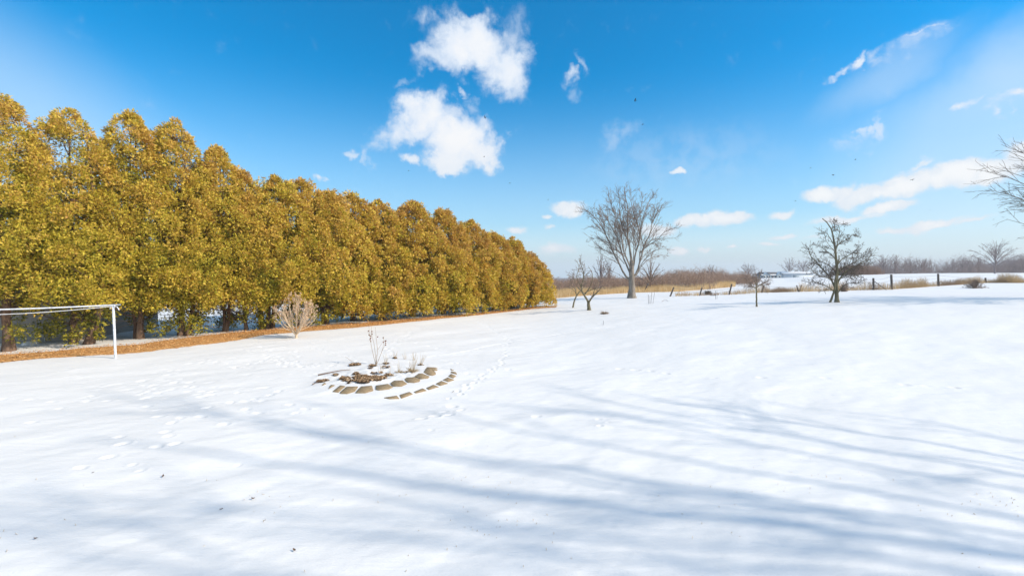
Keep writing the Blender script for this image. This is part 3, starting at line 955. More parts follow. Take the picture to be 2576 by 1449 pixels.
# big maple
rg = np.random.default_rng(11)
pb = unproj(1590, 751)
s = .2667 / (F / pb[1])
bx, by = 973, 1205
raw = [
    ([(973, 1225), (970, 1130), (968, 1035), (966, 940), (965, 850)], .36, .20),
    ([(965, 1040), (905, 985), (850, 880), (790, 760), (730, 620), (650, 480), (570, 400), (510, 355)], .20, .02),
    ([(962, 990), (915, 880), (880, 790), (830, 640), (770, 520), (700, 400), (655, 320)], .18, .02),
    ([(966, 960), (935, 860), (885, 740), (870, 600), (830, 470), (780, 340), (750, 240)], .17, .02),
    ([(965, 870), (950, 760), (925, 640), (880, 540), (860, 400), (850, 260), (840, 190)], .17, .02),
    ([(965, 850), (950, 740), (930, 600), (928, 470), (930, 330), (900, 230), (900, 150)], .19, .02),
    ([(975, 940), (1000, 800), (1035, 680), (1040, 570), (1010, 470), (970, 340), (960, 170)], .17, .02),
    ([(980, 1030), (1030, 930), (1050, 820), (1080, 720), (1130, 610), (1160, 500), (1220, 380), (1290, 290)], .18, .02),
    ([(1010, 990), (1070, 890), (1140, 830), (1230, 800), (1310, 800)], .09, .012),
    ([(1055, 770), (1120, 705), (1200, 660), (1280, 580), (1390, 535)], .10, .015),
    ([(1045, 600), (1070, 480), (1100, 360), (1150, 270), (1195, 215)], .10, .015),
    ([(1035, 650), (1060, 520), (1050, 400), (1070, 280), (1060, 200)], .09, .015),
    ([(1140, 600), (1200, 470), (1250, 350), (1320, 290)], .06, .012),
    ([(940, 1040), (880, 1000), (810, 960), (740, 935)], .07, .01),
    ([(790, 760), (740, 700), (660, 650), (580, 640)], .07, .01),
    ([(730, 620), (660, 560), (590, 530), (530, 540)], .06, .01),
    ([(880, 790), (850, 650), (800, 590), (700, 500), (640, 390)], .08, .01),
    ([(1020, 960), (1060, 880), (1170, 760), (1330, 740)], .07, .01),
    ([(1085, 720), (1160, 650), (1290, 640), (1400, 640)], .07, .01),
    ([(900, 880), (830, 800), (720, 750), (600, 720)], .07, .01),
    ([(966, 900), (990, 760), (985, 600), (1000, 420), (1000, 280)], .10, .012),
]
limbs = [zl(p, Z5, pb, rg, .38 if i else 0) for i, (p, a, b_) in enumerate(raw)]
tree_from_limbs('maple_tree', (pb[0], pb[1], gz(pb[0], pb[1]) - .05), limbs, [(a, b_) if i == 0 else (a * .52, b_ * .8) for i, (p, a, b_) in enumerate(raw)], rg,
                [dict(per_m=2.8, t0=.2, lf=.45, a0=.3, a1=.8, lmin=.6, lmax=2.9, rf=.5, rmin=.018, rend=.009, up=.05, seg=6, wob=.10, taper=.78, **{'from': 1}),
                 dict(per_m=3.8, t0=.12, lf=.55, a0=.35, a1=.85, lmin=.45, lmax=1.5, rf=.6, rmin=.012, rend=.008, up=.04, wob=.12),
                 dict(per_m=2.8, t0=.1, lf=.6, a0=.4, a1=.9, lmin=.3, lmax=.85, rf=.7, rmin=.009, rend=.007, up=.03, seg=3)],
                M_bark, M_twig, 'tall fan-shaped bare tree with a thick pale trunk, largest on the open field')

# two-stemmed tree on the rise
rg = np.random.default_rng(19)
pb = unproj(2100, 760)
s = .2073 / (F / pb[1])
bx, by = 1665, 1180
raw = [
    ([(1667, 1200), (1662, 1080), (1655, 960), (1665, 820), (1662, 700), (1650, 580), (1640, 480), (1620, 380), (1590, 270), (1545, 200), (1490, 158)], .135, .025),
    ([(1580, 1178), (1618, 1080), (1640, 990), (1650, 880), (1675, 760), (1690, 600)], .10, .04),
    ([(1650, 1000), (1590, 890), (1500, 780), (1430, 700), (1350, 610), (1310, 500)], .085, .018),
    ([(1625, 1040), (1560, 990), (1470, 950), (1390, 925), (1310, 930)], .055, .012),
    ([(1665, 960), (1720, 860), (1800, 780), (1900, 730), (2000, 670), (2080, 610), (2085, 565)], .085, .015),
    ([(1670, 1070), (1740, 980), (1820, 940), (1900, 945), (1990, 900)], .055, .012),
    ([(1655, 500), (1730, 440), (1810, 400), (1860, 350), (1930, 370)], .05, .012),
    ([(1640, 490), (1590, 410), (1540, 340), (1480, 320)], .045, .012),
    ([(1662, 680), (1600, 600), (1520, 540), (1440, 480)], .05, .012),
    ([(1665, 720), (1740, 640), (1830, 590), (1900, 540), (1930, 490)], .055, .012),
    ([(1650, 560), (1680, 420), (1700, 300), (1690, 240), (1750, 220)], .045, .012),
    ([(1665, 830), (1590, 740), (1500, 690), (1420, 640), (1390, 560)], .055, .012),
    ([(1668, 860), (1740, 760), (1850, 700), (1950, 640), (2020, 580)], .055, .012),
    ([(1655, 900), (1560, 880), (1460, 850), (1380, 800), (1330, 720)], .05, .012),
    ([(1670, 900), (1780, 860), (1880, 860), (1960, 840)], .045, .012),
    ([(1610, 340), (1640, 250), (1620, 190)], .03, .01),
    ([(1660, 640), (1640, 560), (1560, 470), (1530, 410)], .04, .01),
]
limbs = [zl(p, Z6, pb, rg, .28 if i else 0) for i, (p, a, b_) in enumerate(raw)]
limbs[1] = zl(raw[1][0], Z6, pb, rg, .05)
tree_from_limbs('orchard_tree', (pb[0], pb[1], gz(pb[0], pb[1]) - .05), limbs, [(a, b_) if i == 0 else (a * .78, b_ * .7) for i, (p, a, b_) in enumerate(raw)], rg,
                [dict(per_m=9.5, t0=.12, lf=.40, a0=.5, a1=1.2, lmin=.5, lmax=1.5, rf=.5, rmin=.012, rend=.008, up=.10, seg=5, wob=.22, **{'from': 2}),
                 dict(per_m=5.5, t0=.15, lf=.5, a0=.6, a1=1.2, lmin=.2, lmax=.6, rf=.6, rmin=.010, rend=.008, up=.08, wob=.3, seg=4),
                 dict(per_m=4.0, t0=.2, lf=.5, a0=.6, a1=1.2, lmin=.07, lmax=.16, rf=.9, rmin=.010, rend=.010, up=.03, wob=.3, seg=2)],
                M_olive, M_twig_dark, 'bare twiggy fruit tree with two trunks standing on the rise in front of the fence')

# young tree
rg = np.random.default_rng(13)
pb = unproj(1905, 771)
s = .2073 / (F / pb[1])
bx, by = 693, 1235
raw = [([(693, 1250), (690, 1150), (690, 1060), (688, 990)], .055, .045),
       ([(688, 1010), (640, 985), (610, 950), (560, 915), (520, 890)], .035, .008),
       ([(688, 1000), (740, 960), (790, 930), (840, 900)], .035, .008),
       ([(688, 990), (670, 930), (640, 880), (650, 830)], .03, .008),
       ([(688, 985), (710, 910), (730, 850), (720, 800)], .028, .008),
       ([(690, 990), (760, 965), (860, 960)], .02, .007),
       ([(688, 1000), (620, 990), (540, 975)], .02, .007),
       ([(688, 980), (690, 900), (680, 820)], .025, .007)]
limbs = [zl(p, Z6, pb, rg, .5 if i else 0) for i, (p, a, b_) in enumerate(raw)]
tree_from_limbs('young_tree', (pb[0], pb[1], gz(pb[0], pb[1]) - .03), limbs, [(a, b_) for p, a, b_ in raw], rg,
                [dict(per_m=15, t0=.15, lf=.6, a0=.4, a1=1.0, lmin=.3, lmax=.8, rf=.5, rmin=.009, rend=.007, up=.03, seg=5, wob=.2, **{'from': 1}),
                 dict(per_m=8, t0=.15, lf=.5, a0=.5, a1=1.1, lmin=.1, lmax=.3, rf=.7, rmin=.006, rend=.005, up=.03, wob=.2, seg=3)],
                M_olive, M_twig, 'small young tree with a thin straight trunk and spreading umbrella of bare branches')

# apple tree and the leaning one beside it
rg = np.random.default_rng(14)
pb = unproj(1482, 781)
s = .2667 / (F / pb[1])
bx, by = 565, 1315
raw = [([(568, 1330), (563, 1280), (560, 1240)], .13, .11),
       ([(560, 1245), (535, 1195), (500, 1140), (490, 1090), (510, 1030), (515, 960), (490, 880), (480, 820)], .085, .012),
       ([(562, 1245), (590, 1200), (630, 1160), (665, 1120), (700, 1080)], .075, .012),
       ([(505, 1145), (460, 1100), (430, 1040), (410, 960)], .05, .01),
       ([(520, 1170), (560, 1120), (590, 1060), (600, 980), (560, 900)], .05, .01),
       ([(490, 1090), (450, 1000), (470, 920), (450, 850)], .04, .01),
       ([(590, 1200), (620, 1120), (650, 1060), (650, 1000)], .04, .01),
       ([(515, 1160), (570, 1130), (640, 1110), (720, 1090)], .04, .01)]
limbs = [zl(p, Z5, pb, rg, .5 if i else 0) for i, (p, a, b_) in enumerate(raw)]
lv_apple = [dict(per_m=6, t0=.2, lf=.35, a0=.5, a1=1.2, lmin=.25, lmax=1.1, rf=.5, rmin=.013, rend=.008, up=.04, seg=5, wob=.25, **{'from': 1}),
            dict(per_m=5.5, t0=.15, lf=.5, a0=.5, a1=1.2, lmin=.2, lmax=.6, rf=.6, rmin=.010, rend=.008, up=.03, wob=.25, seg=4)]
tree_from_limbs('orchard_tree', (pb[0], pb[1], gz(pb[0], pb[1]) - .04), limbs, [(a, b_) for p, a, b_ in raw], rg, lv_apple, M_olive, M_twig,
                'low bare fruit tree with a forked trunk, beside the far end of the hedge')
pb = unproj(1439, 776)
raw = [([(410, 1315), (425, 1240), (445, 1190), (470, 1150)], .07, .05),
       ([(445, 1190), (440, 1130), (400, 1080), (390, 1010)], .035, .01),
       ([(465, 1155), (500, 1120), (530, 1070), (520, 1000)], .04, .01),
       ([(455, 1180), (420, 1130), (370, 1100), (330, 1095)], .03, .008)]
rg = np.random.default_rng(15)
limbs = [zl(p, Z5, pb, rg, .5 if i else 0) for i, (p, a, b_) in enumerate(raw)]
tree_from_limbs('orchard_tree', (pb[0], pb[1], gz(pb[0], pb[1]) - .04), limbs, [(a, b_) for p, a, b_ in raw], rg, lv_apple, M_olive, M_twig,
                'thin fruit tree leaning right, between the hedge end and the forked fruit tree')


def vase(rg, H, spread, th, nl, droop=0.0, rnd=False):
    """generic bare crown: limbs fanning from the bole top"""
    limbs = [[(0, 0, -.2), (.03, 0, th * .5), (0, .03, th), (.05, .02, th + (H - th) * .35), (0, .1, H * .96)]]
    for i in range(nl):
        az = i * 2.399 + rg.normal(0, .25)
        f = (i + .5) / nl
        rr = spread * (1 - .75 * f ** 1.6) * rg.uniform(.85, 1.1)
        if rnd: rr = spread * math.sqrt(max(1 - (abs(f - .45) / .62) ** 2, .05)) * rg.uniform(.9, 1.08)
        zs = th * .85 + (H - th) * .42 * f
        ze = th + (H - th) * (.35 + .62 * f ** .7) - droop * (1 - f)
        c, s_ = math.cos(az), math.sin(az)
        limbs.append([(0, 0, zs), (c * rr * .32, s_ * rr * .32, zs + (ze - zs) * .42), (c * rr * .68, s_ * rr * .68, zs + (ze - zs) * .78), (c * rr, s_ * rr, ze)])
    return limbs


# big tree whose shadow falls over the foreground, standing to the right of the camera
rg = np.random.default_rng(21)
lb = vase(rg, 25.0, 7.8, 3.6, 16)
rad = [(.18, .03)] + [(.062, .022)] * 16
tree_from_limbs('maple_tree', (25.0, -.6, gz(25.0, -.6) - .05), lb, rad, rg,
                [dict(per_m=.6, t0=.25, lf=.38, a0=.35, a1=.8, lmin=.8, lmax=3.2, rf=.5, rmin=.03, rend=.015, up=.05, seg=6, wob=.14, **{'from': 1}),
                 dict(per_m=.9, t0=.2, lf=.5, a0=.4, a1=.9, lmin=.4, lmax=1.4, rf=.6, rmin=.015, rend=.009, up=.04, wob=.16)],
                M_bark, M_twig, 'large bare tree outside the right edge, its branch shadows crossing the foreground snow')

# tree at the right edge
rg = np.random.default_rng(22)
Yt = 30.0
pt = atY(2790, 700, Yt)
lb = vase(rg, 12.4, 5.9, 2.0, 46, droop=.6, rnd=True)
rad = [(.24, .02)] + [(.046, .010)] * 46
lvt = [dict(per_m=1.8, t0=.25, lf=.42, a0=.3, a1=.75, lmin=.6, lmax=2.4, rf=.5, rmin=.017, rend=.009, up=.0, seg=7, wob=.12, **{'from': 1}),
       dict(per_m=2.2, t0=.15, lf=.5, a0=.3, a1=.8, lmin=.35, lmax=1.2, rf=.6, rmin=.010, rend=.006, up=.02, wob=.13)]
tree_from_limbs('maple_tree', (pt[0], pt[1], gz(pt[0], pt[1]) - .05), lb, rad, rg, lvt, M_bark, M_twig_dark,
                'bare tree reaching in from the right picture edge against the long cloud')

# ---- distant bare trees: a few patterns, then copies
far_pat = []
for k, (H, sp, th, nl, m2) in enumerate([(7.0, 3.2, 1.2, 14, M_haze_twig), (8.5, 4.6, 1.8, 18, M_haze_twig), (6.0, 1.6, .6, 10, M_haze_twig), (5.0, 2.6, .6, 14, M_twig)]):
    rg = np.random.default_rng(40 + k)
    lb = vase(rg, H, sp, th, nl)
    rad = [(.16, .03)] + [(.07, .02)] * nl
    t_ = tree_from_limbs('bare_tree', (0, 0, 0), lb, rad, rg,
                         [dict(per_m=2.2, t0=.2, lf=.4, a0=.35, a1=.9, lmin=.4, lmax=1.8, rf=.5, rmin=.024, rend=.014, up=.05, seg=4, wob=.16, **{'from': 1}),
                          dict(per_m=2.4, t0=.15, lf=.5, a0=.4, a1=.9, lmin=.3, lmax=.9, rf=.7, rmin=.017, rend=.011, up=.04, wob=.16, seg=3)],
                         M_haze_twig if k != 3 else M_twig, m2, 'x', 'tree', 'bare trees along the far side of the fields')
    far_pat.append((t_, H))
used = set()
far_trees = [  # u, base v, top v, depth, pattern, label
    (1512, 742, 640, 66, 2, 'slender bare tree rising between the low fruit tree and the tall fan-shaped tree'),
    (1532, 742, 655, 70, 2, 'thin grey bare tree close left of the fan-shaped tree'),
    (1636, 744, 655, 62, 3, 'twiggy brown tree leaning just right of the fan-shaped tree'),
    (1694, 735, 678, 75, 3, 'brown bushy tree above the brush near the first leaning post'),
    (1770, 730, 672, 80, 3, 'small upright bare tree sticking out of the brush left of the young tree'),
    (1790, 726, 665, 85, 0, 'bare tree rising highest out of the brush left of the young tree'),
    (1882, 706, 660, 95, 1, 'round grey bare tree directly behind the young tree'),
    (1985, 692, 648, 275, 0, 'bare tree behind the roof of the blue grey farmhouse'),
    (2020, 692, 652, 280, 1, 'pale bare tree behind the long shed, beside the two-trunked tree'),
    (2222, 688, 640, 150, 0, 'pale vase-shaped bare tree behind the tall fence post'),
    (2252, 688, 642, 155, 2, 'pale narrow bare tree just right of the vase-shaped one in the tree line'),
    (2290, 688, 652, 165, 3, 'dark low tree in the far tree line, right of the pale pair'),
    (2325, 688, 650, 160, 3, 'dark bushy tree in the middle of the far tree line'),
    (2395, 688, 652, 165, 0, 'grey bare tree above the tree line, right of the tallest fence post'),
    (2420, 688, 650, 150, 2, 'narrow grey tree beside the grey bare one in the tree line'),
    (2460, 688, 646, 160, 2, 'thin tree just left of the wide round tree by the right edge'),
    (2503, 689, 604, 120, 1, 'wide round bare tree standing out near the right picture edge'),
]
rg = np.random.default_rng(60)
for (u, bv, tv, Yd, pat, lab) in far_trees:
    p = atY(u, bv, Yd)
    z = gz(p[0], p[1])
    top = atY(u, tv, Yd)[2]
    sc = (top - z) / (far_pat[pat][1] * .97)
    if pat not in used:
        o = far_pat[pat][0]; used.add(pat)
        o.location = (p[0], p[1], z - .1); o.scale = (sc,) * 3; o['label'] = lab; o.rotation_euler = (0, 0, rg.uniform(0, 6))
    else:
        copy_thing(far_pat[pat][0], (p[0], p[1], z - .1), rg.uniform(0, 6), sc, lab)


# ------------------------------------------------------------------ brush, reeds, weeds (uncountable)
def spikes(mb, x, y, z, h, rg, r=.02, lean=.25, tint=None, seg=4, bend=.12):
    k = len(x)
    az = rg.uniform(0, 6.28, k); ln = np.abs(rg.normal(0, lean, k))
    d = np.c_[np.cos(az) * ln, np.sin(az) * ln, np.ones(k)]; d /= np.linalg.norm(d, axis=1, keepdims=True)
    pts, rad = grow(rg, np.c_[x, y, z], d, h, np.full(k, r) if np.ndim(r) == 0 else r, np.full(k, .004), seg, bend, -.01)
    mb.tubes(pts, rad, 3, a=rg.random(k) if tint is None else tint)
    return pts, rad


# thicket behind the field
rg = np.random.default_rng(70)
mb = MB()
us = rg.uniform(1330, 1905, 4400)
Yd = rg.uniform(60, 100, len(us))
Yd = np.where(us > 1800, rg.uniform(72, 105, len(us)), Yd)
xx = (us - CX) / F * Yd
zz = Hd(xx, Yd)
topv = np.interp(us, [1330, 1400, 1600, 1690, 1780, 1870, 1935], [703, 704, 699, 688, 684, 690, 702])
h = CAMZ + (HOR - topv) / F * Yd - zz
h = h * (1.0 + .7 * vnoise(us * .05, Yd * .07) + .4 * vnoise(us * .14, Yd * .2) + rg.uniform(-.35, .12, len(us)))
h = np.clip(h, .5, 4.6)
tint = np.clip(.45 + .5 * vnoise(us * .03 + 50, Yd * .05) + rg.normal(0, .15, len(us)), 0, 1)
pts, rad = spikes(mb, xx, Yd, zz - .05, h, rg, .028, .28, tint, 4, .13)
st, d, l, r = kids(rg, pts, rad, 4.5, .2, 1, .4, 1.1, .5, .4, .7, .016, .4)
p2, r2 = grow(rg, st, d, l, r, np.full(len(l), .008), 3, .15, .04)
mb.tubes(p2, r2, 3, a=rg.uniform(.2, .9, len(l)))
st, d, l, r = kids(rg, p2, r2, 1.6, .2, 1, .4, 1.1, .6, .3, .7, .013, .4)
p3, r3 = grow(rg, st, d, l, r, np.full(len(l), .008), 2, .15, .04)
mb.tubes(p3, r3, 3, a=rg.uniform(.2, .9, len(l)))
tag(mb.build('brush_thicket', M_brush), 'brown leafless brush thicket behind the open snow field', 'brush', kind='stuff')

# far woods on the crest at right
mb = MB()
us = rg.uniform(2150, 2900, 3600)
Yd = rg.uniform(150, 200, len(us))
xx = (us - CX) / F * Yd
h = np.clip(3.6 + 6 * vnoise(us * .02, Yd * .02) + 2.5 * vnoise(us * .08, Yd * .1) + 3.2 * sstep(us, 2400, 2600), 1.6, 10)
pts, rad = spikes(mb, xx, Yd, Hd(xx, Yd) - .3, h, rg, .06, .22, rg.uniform(.0, .5, len(us)), 4, .12)
st, d, l, r = kids(rg, pts, rad, 5, .15, 1, .4, 1.0, .4, .6, .7, .035, .4)
p2, r2 = grow(rg, st, d, l, r, np.full(len(l), .02), 3, .15, .04)
mb.tubes(p2, r2, 3, a=rg.uniform(.0, .5, len(l)))
tag(mb.build('far_woods', M_haze_twig), 'grey leafless woods along the crest of the far field at right', 'woods', kind='stuff')
# brush on the left part of crest behind the farm
mb = MB()
us = np.r_[rg.uniform(1880, 2150, 700)]
Yd = rg.uniform(275, 300, len(us)); xx = (us - CX) / F * Yd
h = np.clip(3.0 + 3 * vnoise(us * .03, Yd * .03), 1.8, 5)
pts, rad = spikes(mb, xx, Yd, Hd(xx, Yd) - .1, h, rg, .05, .3, None, 4, .12)
tag(mb.build('hedgerow_brush', M_haze_twig), 'low grey brush on the skyline behind the farm buildings', 'brush', kind='stuff')

# reeds
mb = MB()
k = 26000
us = rg.uniform(1340, 1850, k)
Yn = np.interp(us, [1340, 1600, 1700, 1760, 1850], [49, 57.5, 57, 60, 66])
Yd = Yn + rg.random(k) ** 1.4 * np.interp(us, [1340, 1600, 1760, 1850], [12, 9, 9, 14])
xx = (us - CX) / F * Yd
keep = vnoise(xx * .5, Yd * .5) + .42 + rg.normal(0, .1, k) > 0
xx, Yd, us = xx[keep], Yd[keep], us[keep]; k = len(xx)
h = rg.uniform(.35, .85, k) * (1 + .7 * vnoise(xx * .35 + 8, Yd * .3))
az = rg.uniform(0, 6.28, k); ln = np.abs(rg.normal(0, .2, k))
tip = np.c_[xx + np.cos(az) * ln * h, Yd + np.sin(az) * ln * h, Hd(xx, Yd) + h]
base = np.c_[xx, Yd, Hd(xx, Yd) - .03]
sv = np.c_[np.cos(az + 1.4), np.sin(az + 1.4) * .3, np.zeros(k)] * rg.uniform(.012, .03, k)[:, None]
mb.add(np.stack([base - sv, base + sv, tip], 1).reshape(-1, 3), tris=np.arange(3 * k).reshape(-1, 3), a=np.clip(.5 + .6 * vnoise(xx * .3, Yd * .4) + rg.normal(0, .2, k), 0, 1))
tag(mb.build('dry_reeds', M_reed), 'golden dry reeds in a band at the foot of the brush', 'reeds', kind='stuff')

# ------------------------------------------------------------------ fence
posts = [  # base u, v, top u, v, radius
    (1619, 745, 1632, 712, .10), (1686, 746, 1695, 723, .085), (1760, 743, 1766, 724, .075), (1834, 740, 1841, 715, .08), (1917, 734, 1921, 718, .08),
    (2009, 732, 2004, 718, .05), (2011, 732, 2016, 717, .05), (2198, 727, 2197, 700, .10), (2244, 726, 2242, 691, .11), (2361, 717, 2360, 689, .11), (2480, 709, 2479, 699, .10), (2600, 709, 2600, 686, .10)]
pb0 = ground_pt(1686, 746)
fence = empty('wire_fence', pb0, 'old wire fence on weathered wooden posts, some leaning, running up the rise', 'fence')
off = np.array(pb0)
tops = []
for i, (u0, v0, u1, v1, r) in enumerate(posts):
    if i == 0: Yb = 58.0; bp_ = atY(u0, v0, Yb); bp_[2] = gz(bp_[0], bp_[1])
    else: bp_ = ground_pt(u0, v0)
    tp = atY(u1, v1, bp_[1])
    tops.append((bp_, tp))
    mb = MB(); mid = (bp_ + tp) / 2
    pts = np.array([bp_ - (tp - bp_) * .1, bp_, mid, tp, tp + (tp - bp_) * .01]) - off
    mb.tubes(pts, np.array([r, r, r * .95, r * .92, r * .6]), 8, caps=True)
    mb.build('post', M_post, fence, smooth=False)
# brace
a0 = tops[7][1] * .8 + tops[7][0] * .2; b0 = ground_pt(2230, 727)
MB().tubes(np.array([a0, (a0 + b0) / 2, b0]) - off, np.array([.035, .035, .035]), 6).build('brace', M_post, fence)
for f in (.35, .6, .88):
    P = []
    for i in range(1, len(tops) - 1):
        if i == 5: continue
        a_ = tops[i][0] * (1 - f) + tops[i][1] * f
        j = i + 1 if i + 1 != 5 else 6
        b_ = tops[j][0] * (1 - f) + tops[j][1] * f
        for q in np.linspace(0, 1, 5)[:-1]:
            P.append(a_ * (1 - q) + b_ * q - np.array([0, 0, .10 * math.sin(q * math.pi)]))
    P = np.array(P) - off
    MB().tubes(P, np.full(len(P), .009), 3).build('wire', M_wire, fence)

# dry weeds along the fence
mb = MB()
rg = np.random.default_rng(81)
k = 8200
line = np.array([t_[0] for t_ in tops[1:]])
us = np.r_[rg.uniform(1700, 2640, 5200), rg.normal(1960, 22, 700), rg.normal(2300, 25, 700), rg.normal(2420, 30, 800), rg.normal(2540, 30, 800)]
uu = np.array([p[0] for p in posts[1:]])
yy = np.interp(us, uu, line[:, 1]); yy = yy + rg.uniform(-.3, 2.2, len(us))
xx = (us - CX) / F * yy
zz = Hd(xx, yy)
h = rg.uniform(.2, .95, len(us)) * (1 + 1.0 * vnoise(us * .05, yy * .1)) * (.55 + .45 * sstep(us, 1850, 1980))
tn = np.clip(.5 + .9 * vnoise(us * .04 + 4, us * 0) + rg.normal(0, .15, len(us)), 0, 1)
spikes(mb, xx, yy, zz - .03, h, rg, .011, .25, tn, 3, .12)
M_weed = tinted('dry_weeds', [(0, (.24, .16, .10)), (.5, (.44, .31, .17)), (1, (.60, .44, .24))], .85)
tag(mb.build('dry_weeds', M_weed), 'dry brown weeds and grasses standing along the wire fence', 'weeds', kind='stuff')


# bushes
def bush(name, u, v, wpx, hpx, label, seed, m, n1=60, lean=.9, Yd=None, dens=1.0, rr=.014, base=.12):
    rg = np.random.default_rng(seed)
    p = ground_pt(u, v) if Yd is None else atY(u, v, Yd)
    if Yd is not None: p[2] = gz(p[0], p[1])
    sc = p[1] / F
    W = wpx * sc / 2; Hh = hpx * sc
    root = empty(name, p, label, 'bush')
    az = rg.uniform(0, 6.28, n1); el_ = rg.uniform(.15, 1.5, n1)
    d = np.c_[np.cos(az) * np.cos(el_), np.sin(az) * np.cos(el_), np.sin(el_)]
    l = 1 / np.sqrt((np.cos(el_) / W) ** 2 + (np.sin(el_) / Hh) ** 2) * rg.uniform(.75, 1.02, n1)
    st0 = np.c_[rg.normal(0, W * .12, n1), rg.normal(0, W * .12, n1), np.full(n1, -.05)]
    if base > .5:
        fx = rg.uniform(-.95, .95, n1); st0 = np.c_[fx * W, rg.uniform(-.6, .6, n1) * W, np.full(n1, -.3)]
        d = d * [.3, .3, 1]; d /= np.linalg.norm(d, axis=1, keepdims=True)
        l = Hh * np.sqrt(1 - fx ** 2) * rg.uniform(.8, 1.05, n1)
    mb = MB()
    pts, rad = grow(rg, st0, d, l, np.full(n1, rr * 1.6), np.full(n1, rr * .5), 5, .10, .0)
    mb.tubes(pts, rad, 3)
    mb.build('stem', m, root)
    st, dd, ll, r_ = kids(rg, pts, rad, 7 * dens, .3, 1, .4, 1.0, .35, .06, .7, rr * .6, .3)
    p2, r2 = grow(rg, st, dd, ll, r_, np.full(len(ll), rr * .4), 3, .15, .02)
    mb = MB(); mb.tubes(p2, r2, 3)
    st, dd, ll, r_ = kids(rg, p2, r2, 3 * dens, .2, 1, .4, 1.0, .45, .05, .7, rr * .5, .3)
    p3, r3 = grow(rg, st, dd, ll, r_, np.full(len(ll), rr * .4), 2, .15, .02)
    mb.tubes(p3, r3, 3)
    mb.build('crown', m, root)
    return root


bush('bare_bush', 2452, 723, 46, 24, 'round tangled bare bush in front of the fence near the right edge', 91, M_twig, 70, rr=.011)
bush('bare_bush', 1780, 740, 30, 11, 'low rounded tumble of bare twigs at the foot of the leaning posts', 92, M_twig_dark, 70, rr=.014)
bush('bare_bush', 2154, 692, 108, 27, 'broad brown dome-shaped bush on the crest behind the two-trunked tree', 93, M_brush, 520, Yd=140, dens=1.2, rr=.03, base=.75)
bush('bare_bush', 2122, 731, 22, 24, 'small tangle of stems at the fence just right of the two-trunked tree', 94, M_twig, 40, rr=.016)

# ------------------------------------------------------------------ pale shrub in front of the hedge
rg = np.random.default_rng(31)
pb = ground_pt(745, 849)
root = empty('bare_shrub', pb, 'pale leafless vase-shaped shrub standing in the snow before the hedge', 'shrub')
k = 24
s = pb[1] / F
az = rg.uniform(0, 6.28, k)
fl = rg.uniform(.15, 1.0, k) ** .7
P = []
for i in range(k):
    R1 = 50 * s * fl[i]; top = 106 * s * rg.uniform(.84, 1.0) * (1 - .42 * fl[i] ** 2.2)
    c, s_ = math.cos(az[i]), math.sin(az[i])
    z1 = rg.uniform(.18, .45)
    P.append(resample([(0, 0, -.05), (c * .015, s_ * .015, .12), (c * .04 + R1 * .12 * c, (.04 + R1 * .12) * s_, z1), (R1 * .58 * c, R1 * .58 * s_, top * .52), (R1 * c, R1 * s_, top)], 10))
P = np.array(P)
rad = np.broadcast_to(np.linspace(.026, .007, 10), P.shape[:2]).copy()
mb = MB(); mb.tubes(P, rad, 6)
MB_tr = MB().tubes(np.array([(0, 0, -.1), (.01, 0, .1), (0, 0, .3)]), np.array([.075, .055, .05]), 8)
for a_, q_, b_ in zip(MB_tr.v, MB_tr.q, MB_tr.qa): mb.add(a_, q_)
mb.build('trunk', M_shrub, root, smooth=True)
st, d, l, r = kids(rg, P, rad, 7, .35, 1, .25, .7, .35, .12, .7, .007, .5)
p2, r2 = grow(rg, st, d, l, r, np.full(len(l), .004), 5, .12, .06)
mb = MB(); mb.tubes(p2, r2, 4)
st, d, l, r = kids(rg, p2, r2, 4.5, .3, 1, .3, .8, .5, .08, .8, .005, .4)
p3, r3 = grow(rg, st, d, l, r, np.full(len(l), .004), 3, .14, .05)
mb.tubes(p3, r3, 3)
mb.build('crown', M_shrub, root)
# dried flower panicles at the tips
tips = p3[:, -1]
sel = rg.random(len(tips)) < np.clip((tips[:, 2] - .8) / .9, 0, 1) * .5
tips = tips[sel]
mb = MB(); kk = np.repeat(np.arange(len(tips)), 10)
c = tips[kk] + rg.normal(0, .022, (len(kk), 3))
flakes(mb, c[:, 0], c[:, 1], c[:, 2], .042, .026, rg, .9)
M_pan = tinted('dry_blossom', [(0, (.55, .34, .20)), (.5, (.70, .49, .32)), (1, (.80, .63, .46))], .85, .2)
mb.build('dried_blossoms', M_pan, root)

# ------------------------------------------------------------------ white pipe frame at left
pb = ground_pt(290.7, 901.6)
yb = pb[1]
tp = atY(285, 769.6, yb)
hh = tp[2]
d_ = ray(0, 777.6); tq = (hh - CAMZ) / d_[2]
e1 = np.array([d_[0] * tq, d_[1] * tq, hh])
u_ = (e1 - tp); u_[2] = 0; u_ /= np.linalg.norm(u_)
endL = tp + u_ * 5.4
frame = empty('pipe_frame', pb, 'white pipe frame with a post and long crossbar standing on the snow before the hedge', 'frame')
o = pb
MB().tubes(np.array([pb - [0, 0, .2], pb, (pb + tp) / 2, tp - [0, 0, .02]]) - o, np.full(4, .038), 14, caps=True).build('post', M_white, frame, smooth=True)
eb = endL.copy(); eb[2] = gz(eb[0], eb[1]) - .2
MB().tubes(np.array([eb, (eb + endL) / 2, endL]) - o, np.full(3, .038), 14, caps=True).build('post', M_white, frame, smooth=True)
c0 = tp - u_ * .20
n_ = 16
MB().tubes(np.array([c0 + (endL + u_ * .15 - c0) * q + np.array([0, 0, .035 - .05 * math.sin(q * math.pi)]) for q in np.linspace(0, 1, n_)]) - o, np.full(n_, .024), 12, caps=True).build('crossbar', M_white, frame, smooth=True)
cd = [tp + (endL - tp) * q + np.array([.0, -.05, -.01 - .16 * math.sin(q * math.pi)]) for q in np.linspace(0, 1, n_)]
cord = MB().tubes(np.array(cd) - o, np.full(n_, .009), 8).build('cord', M_cord, frame, smooth=True)
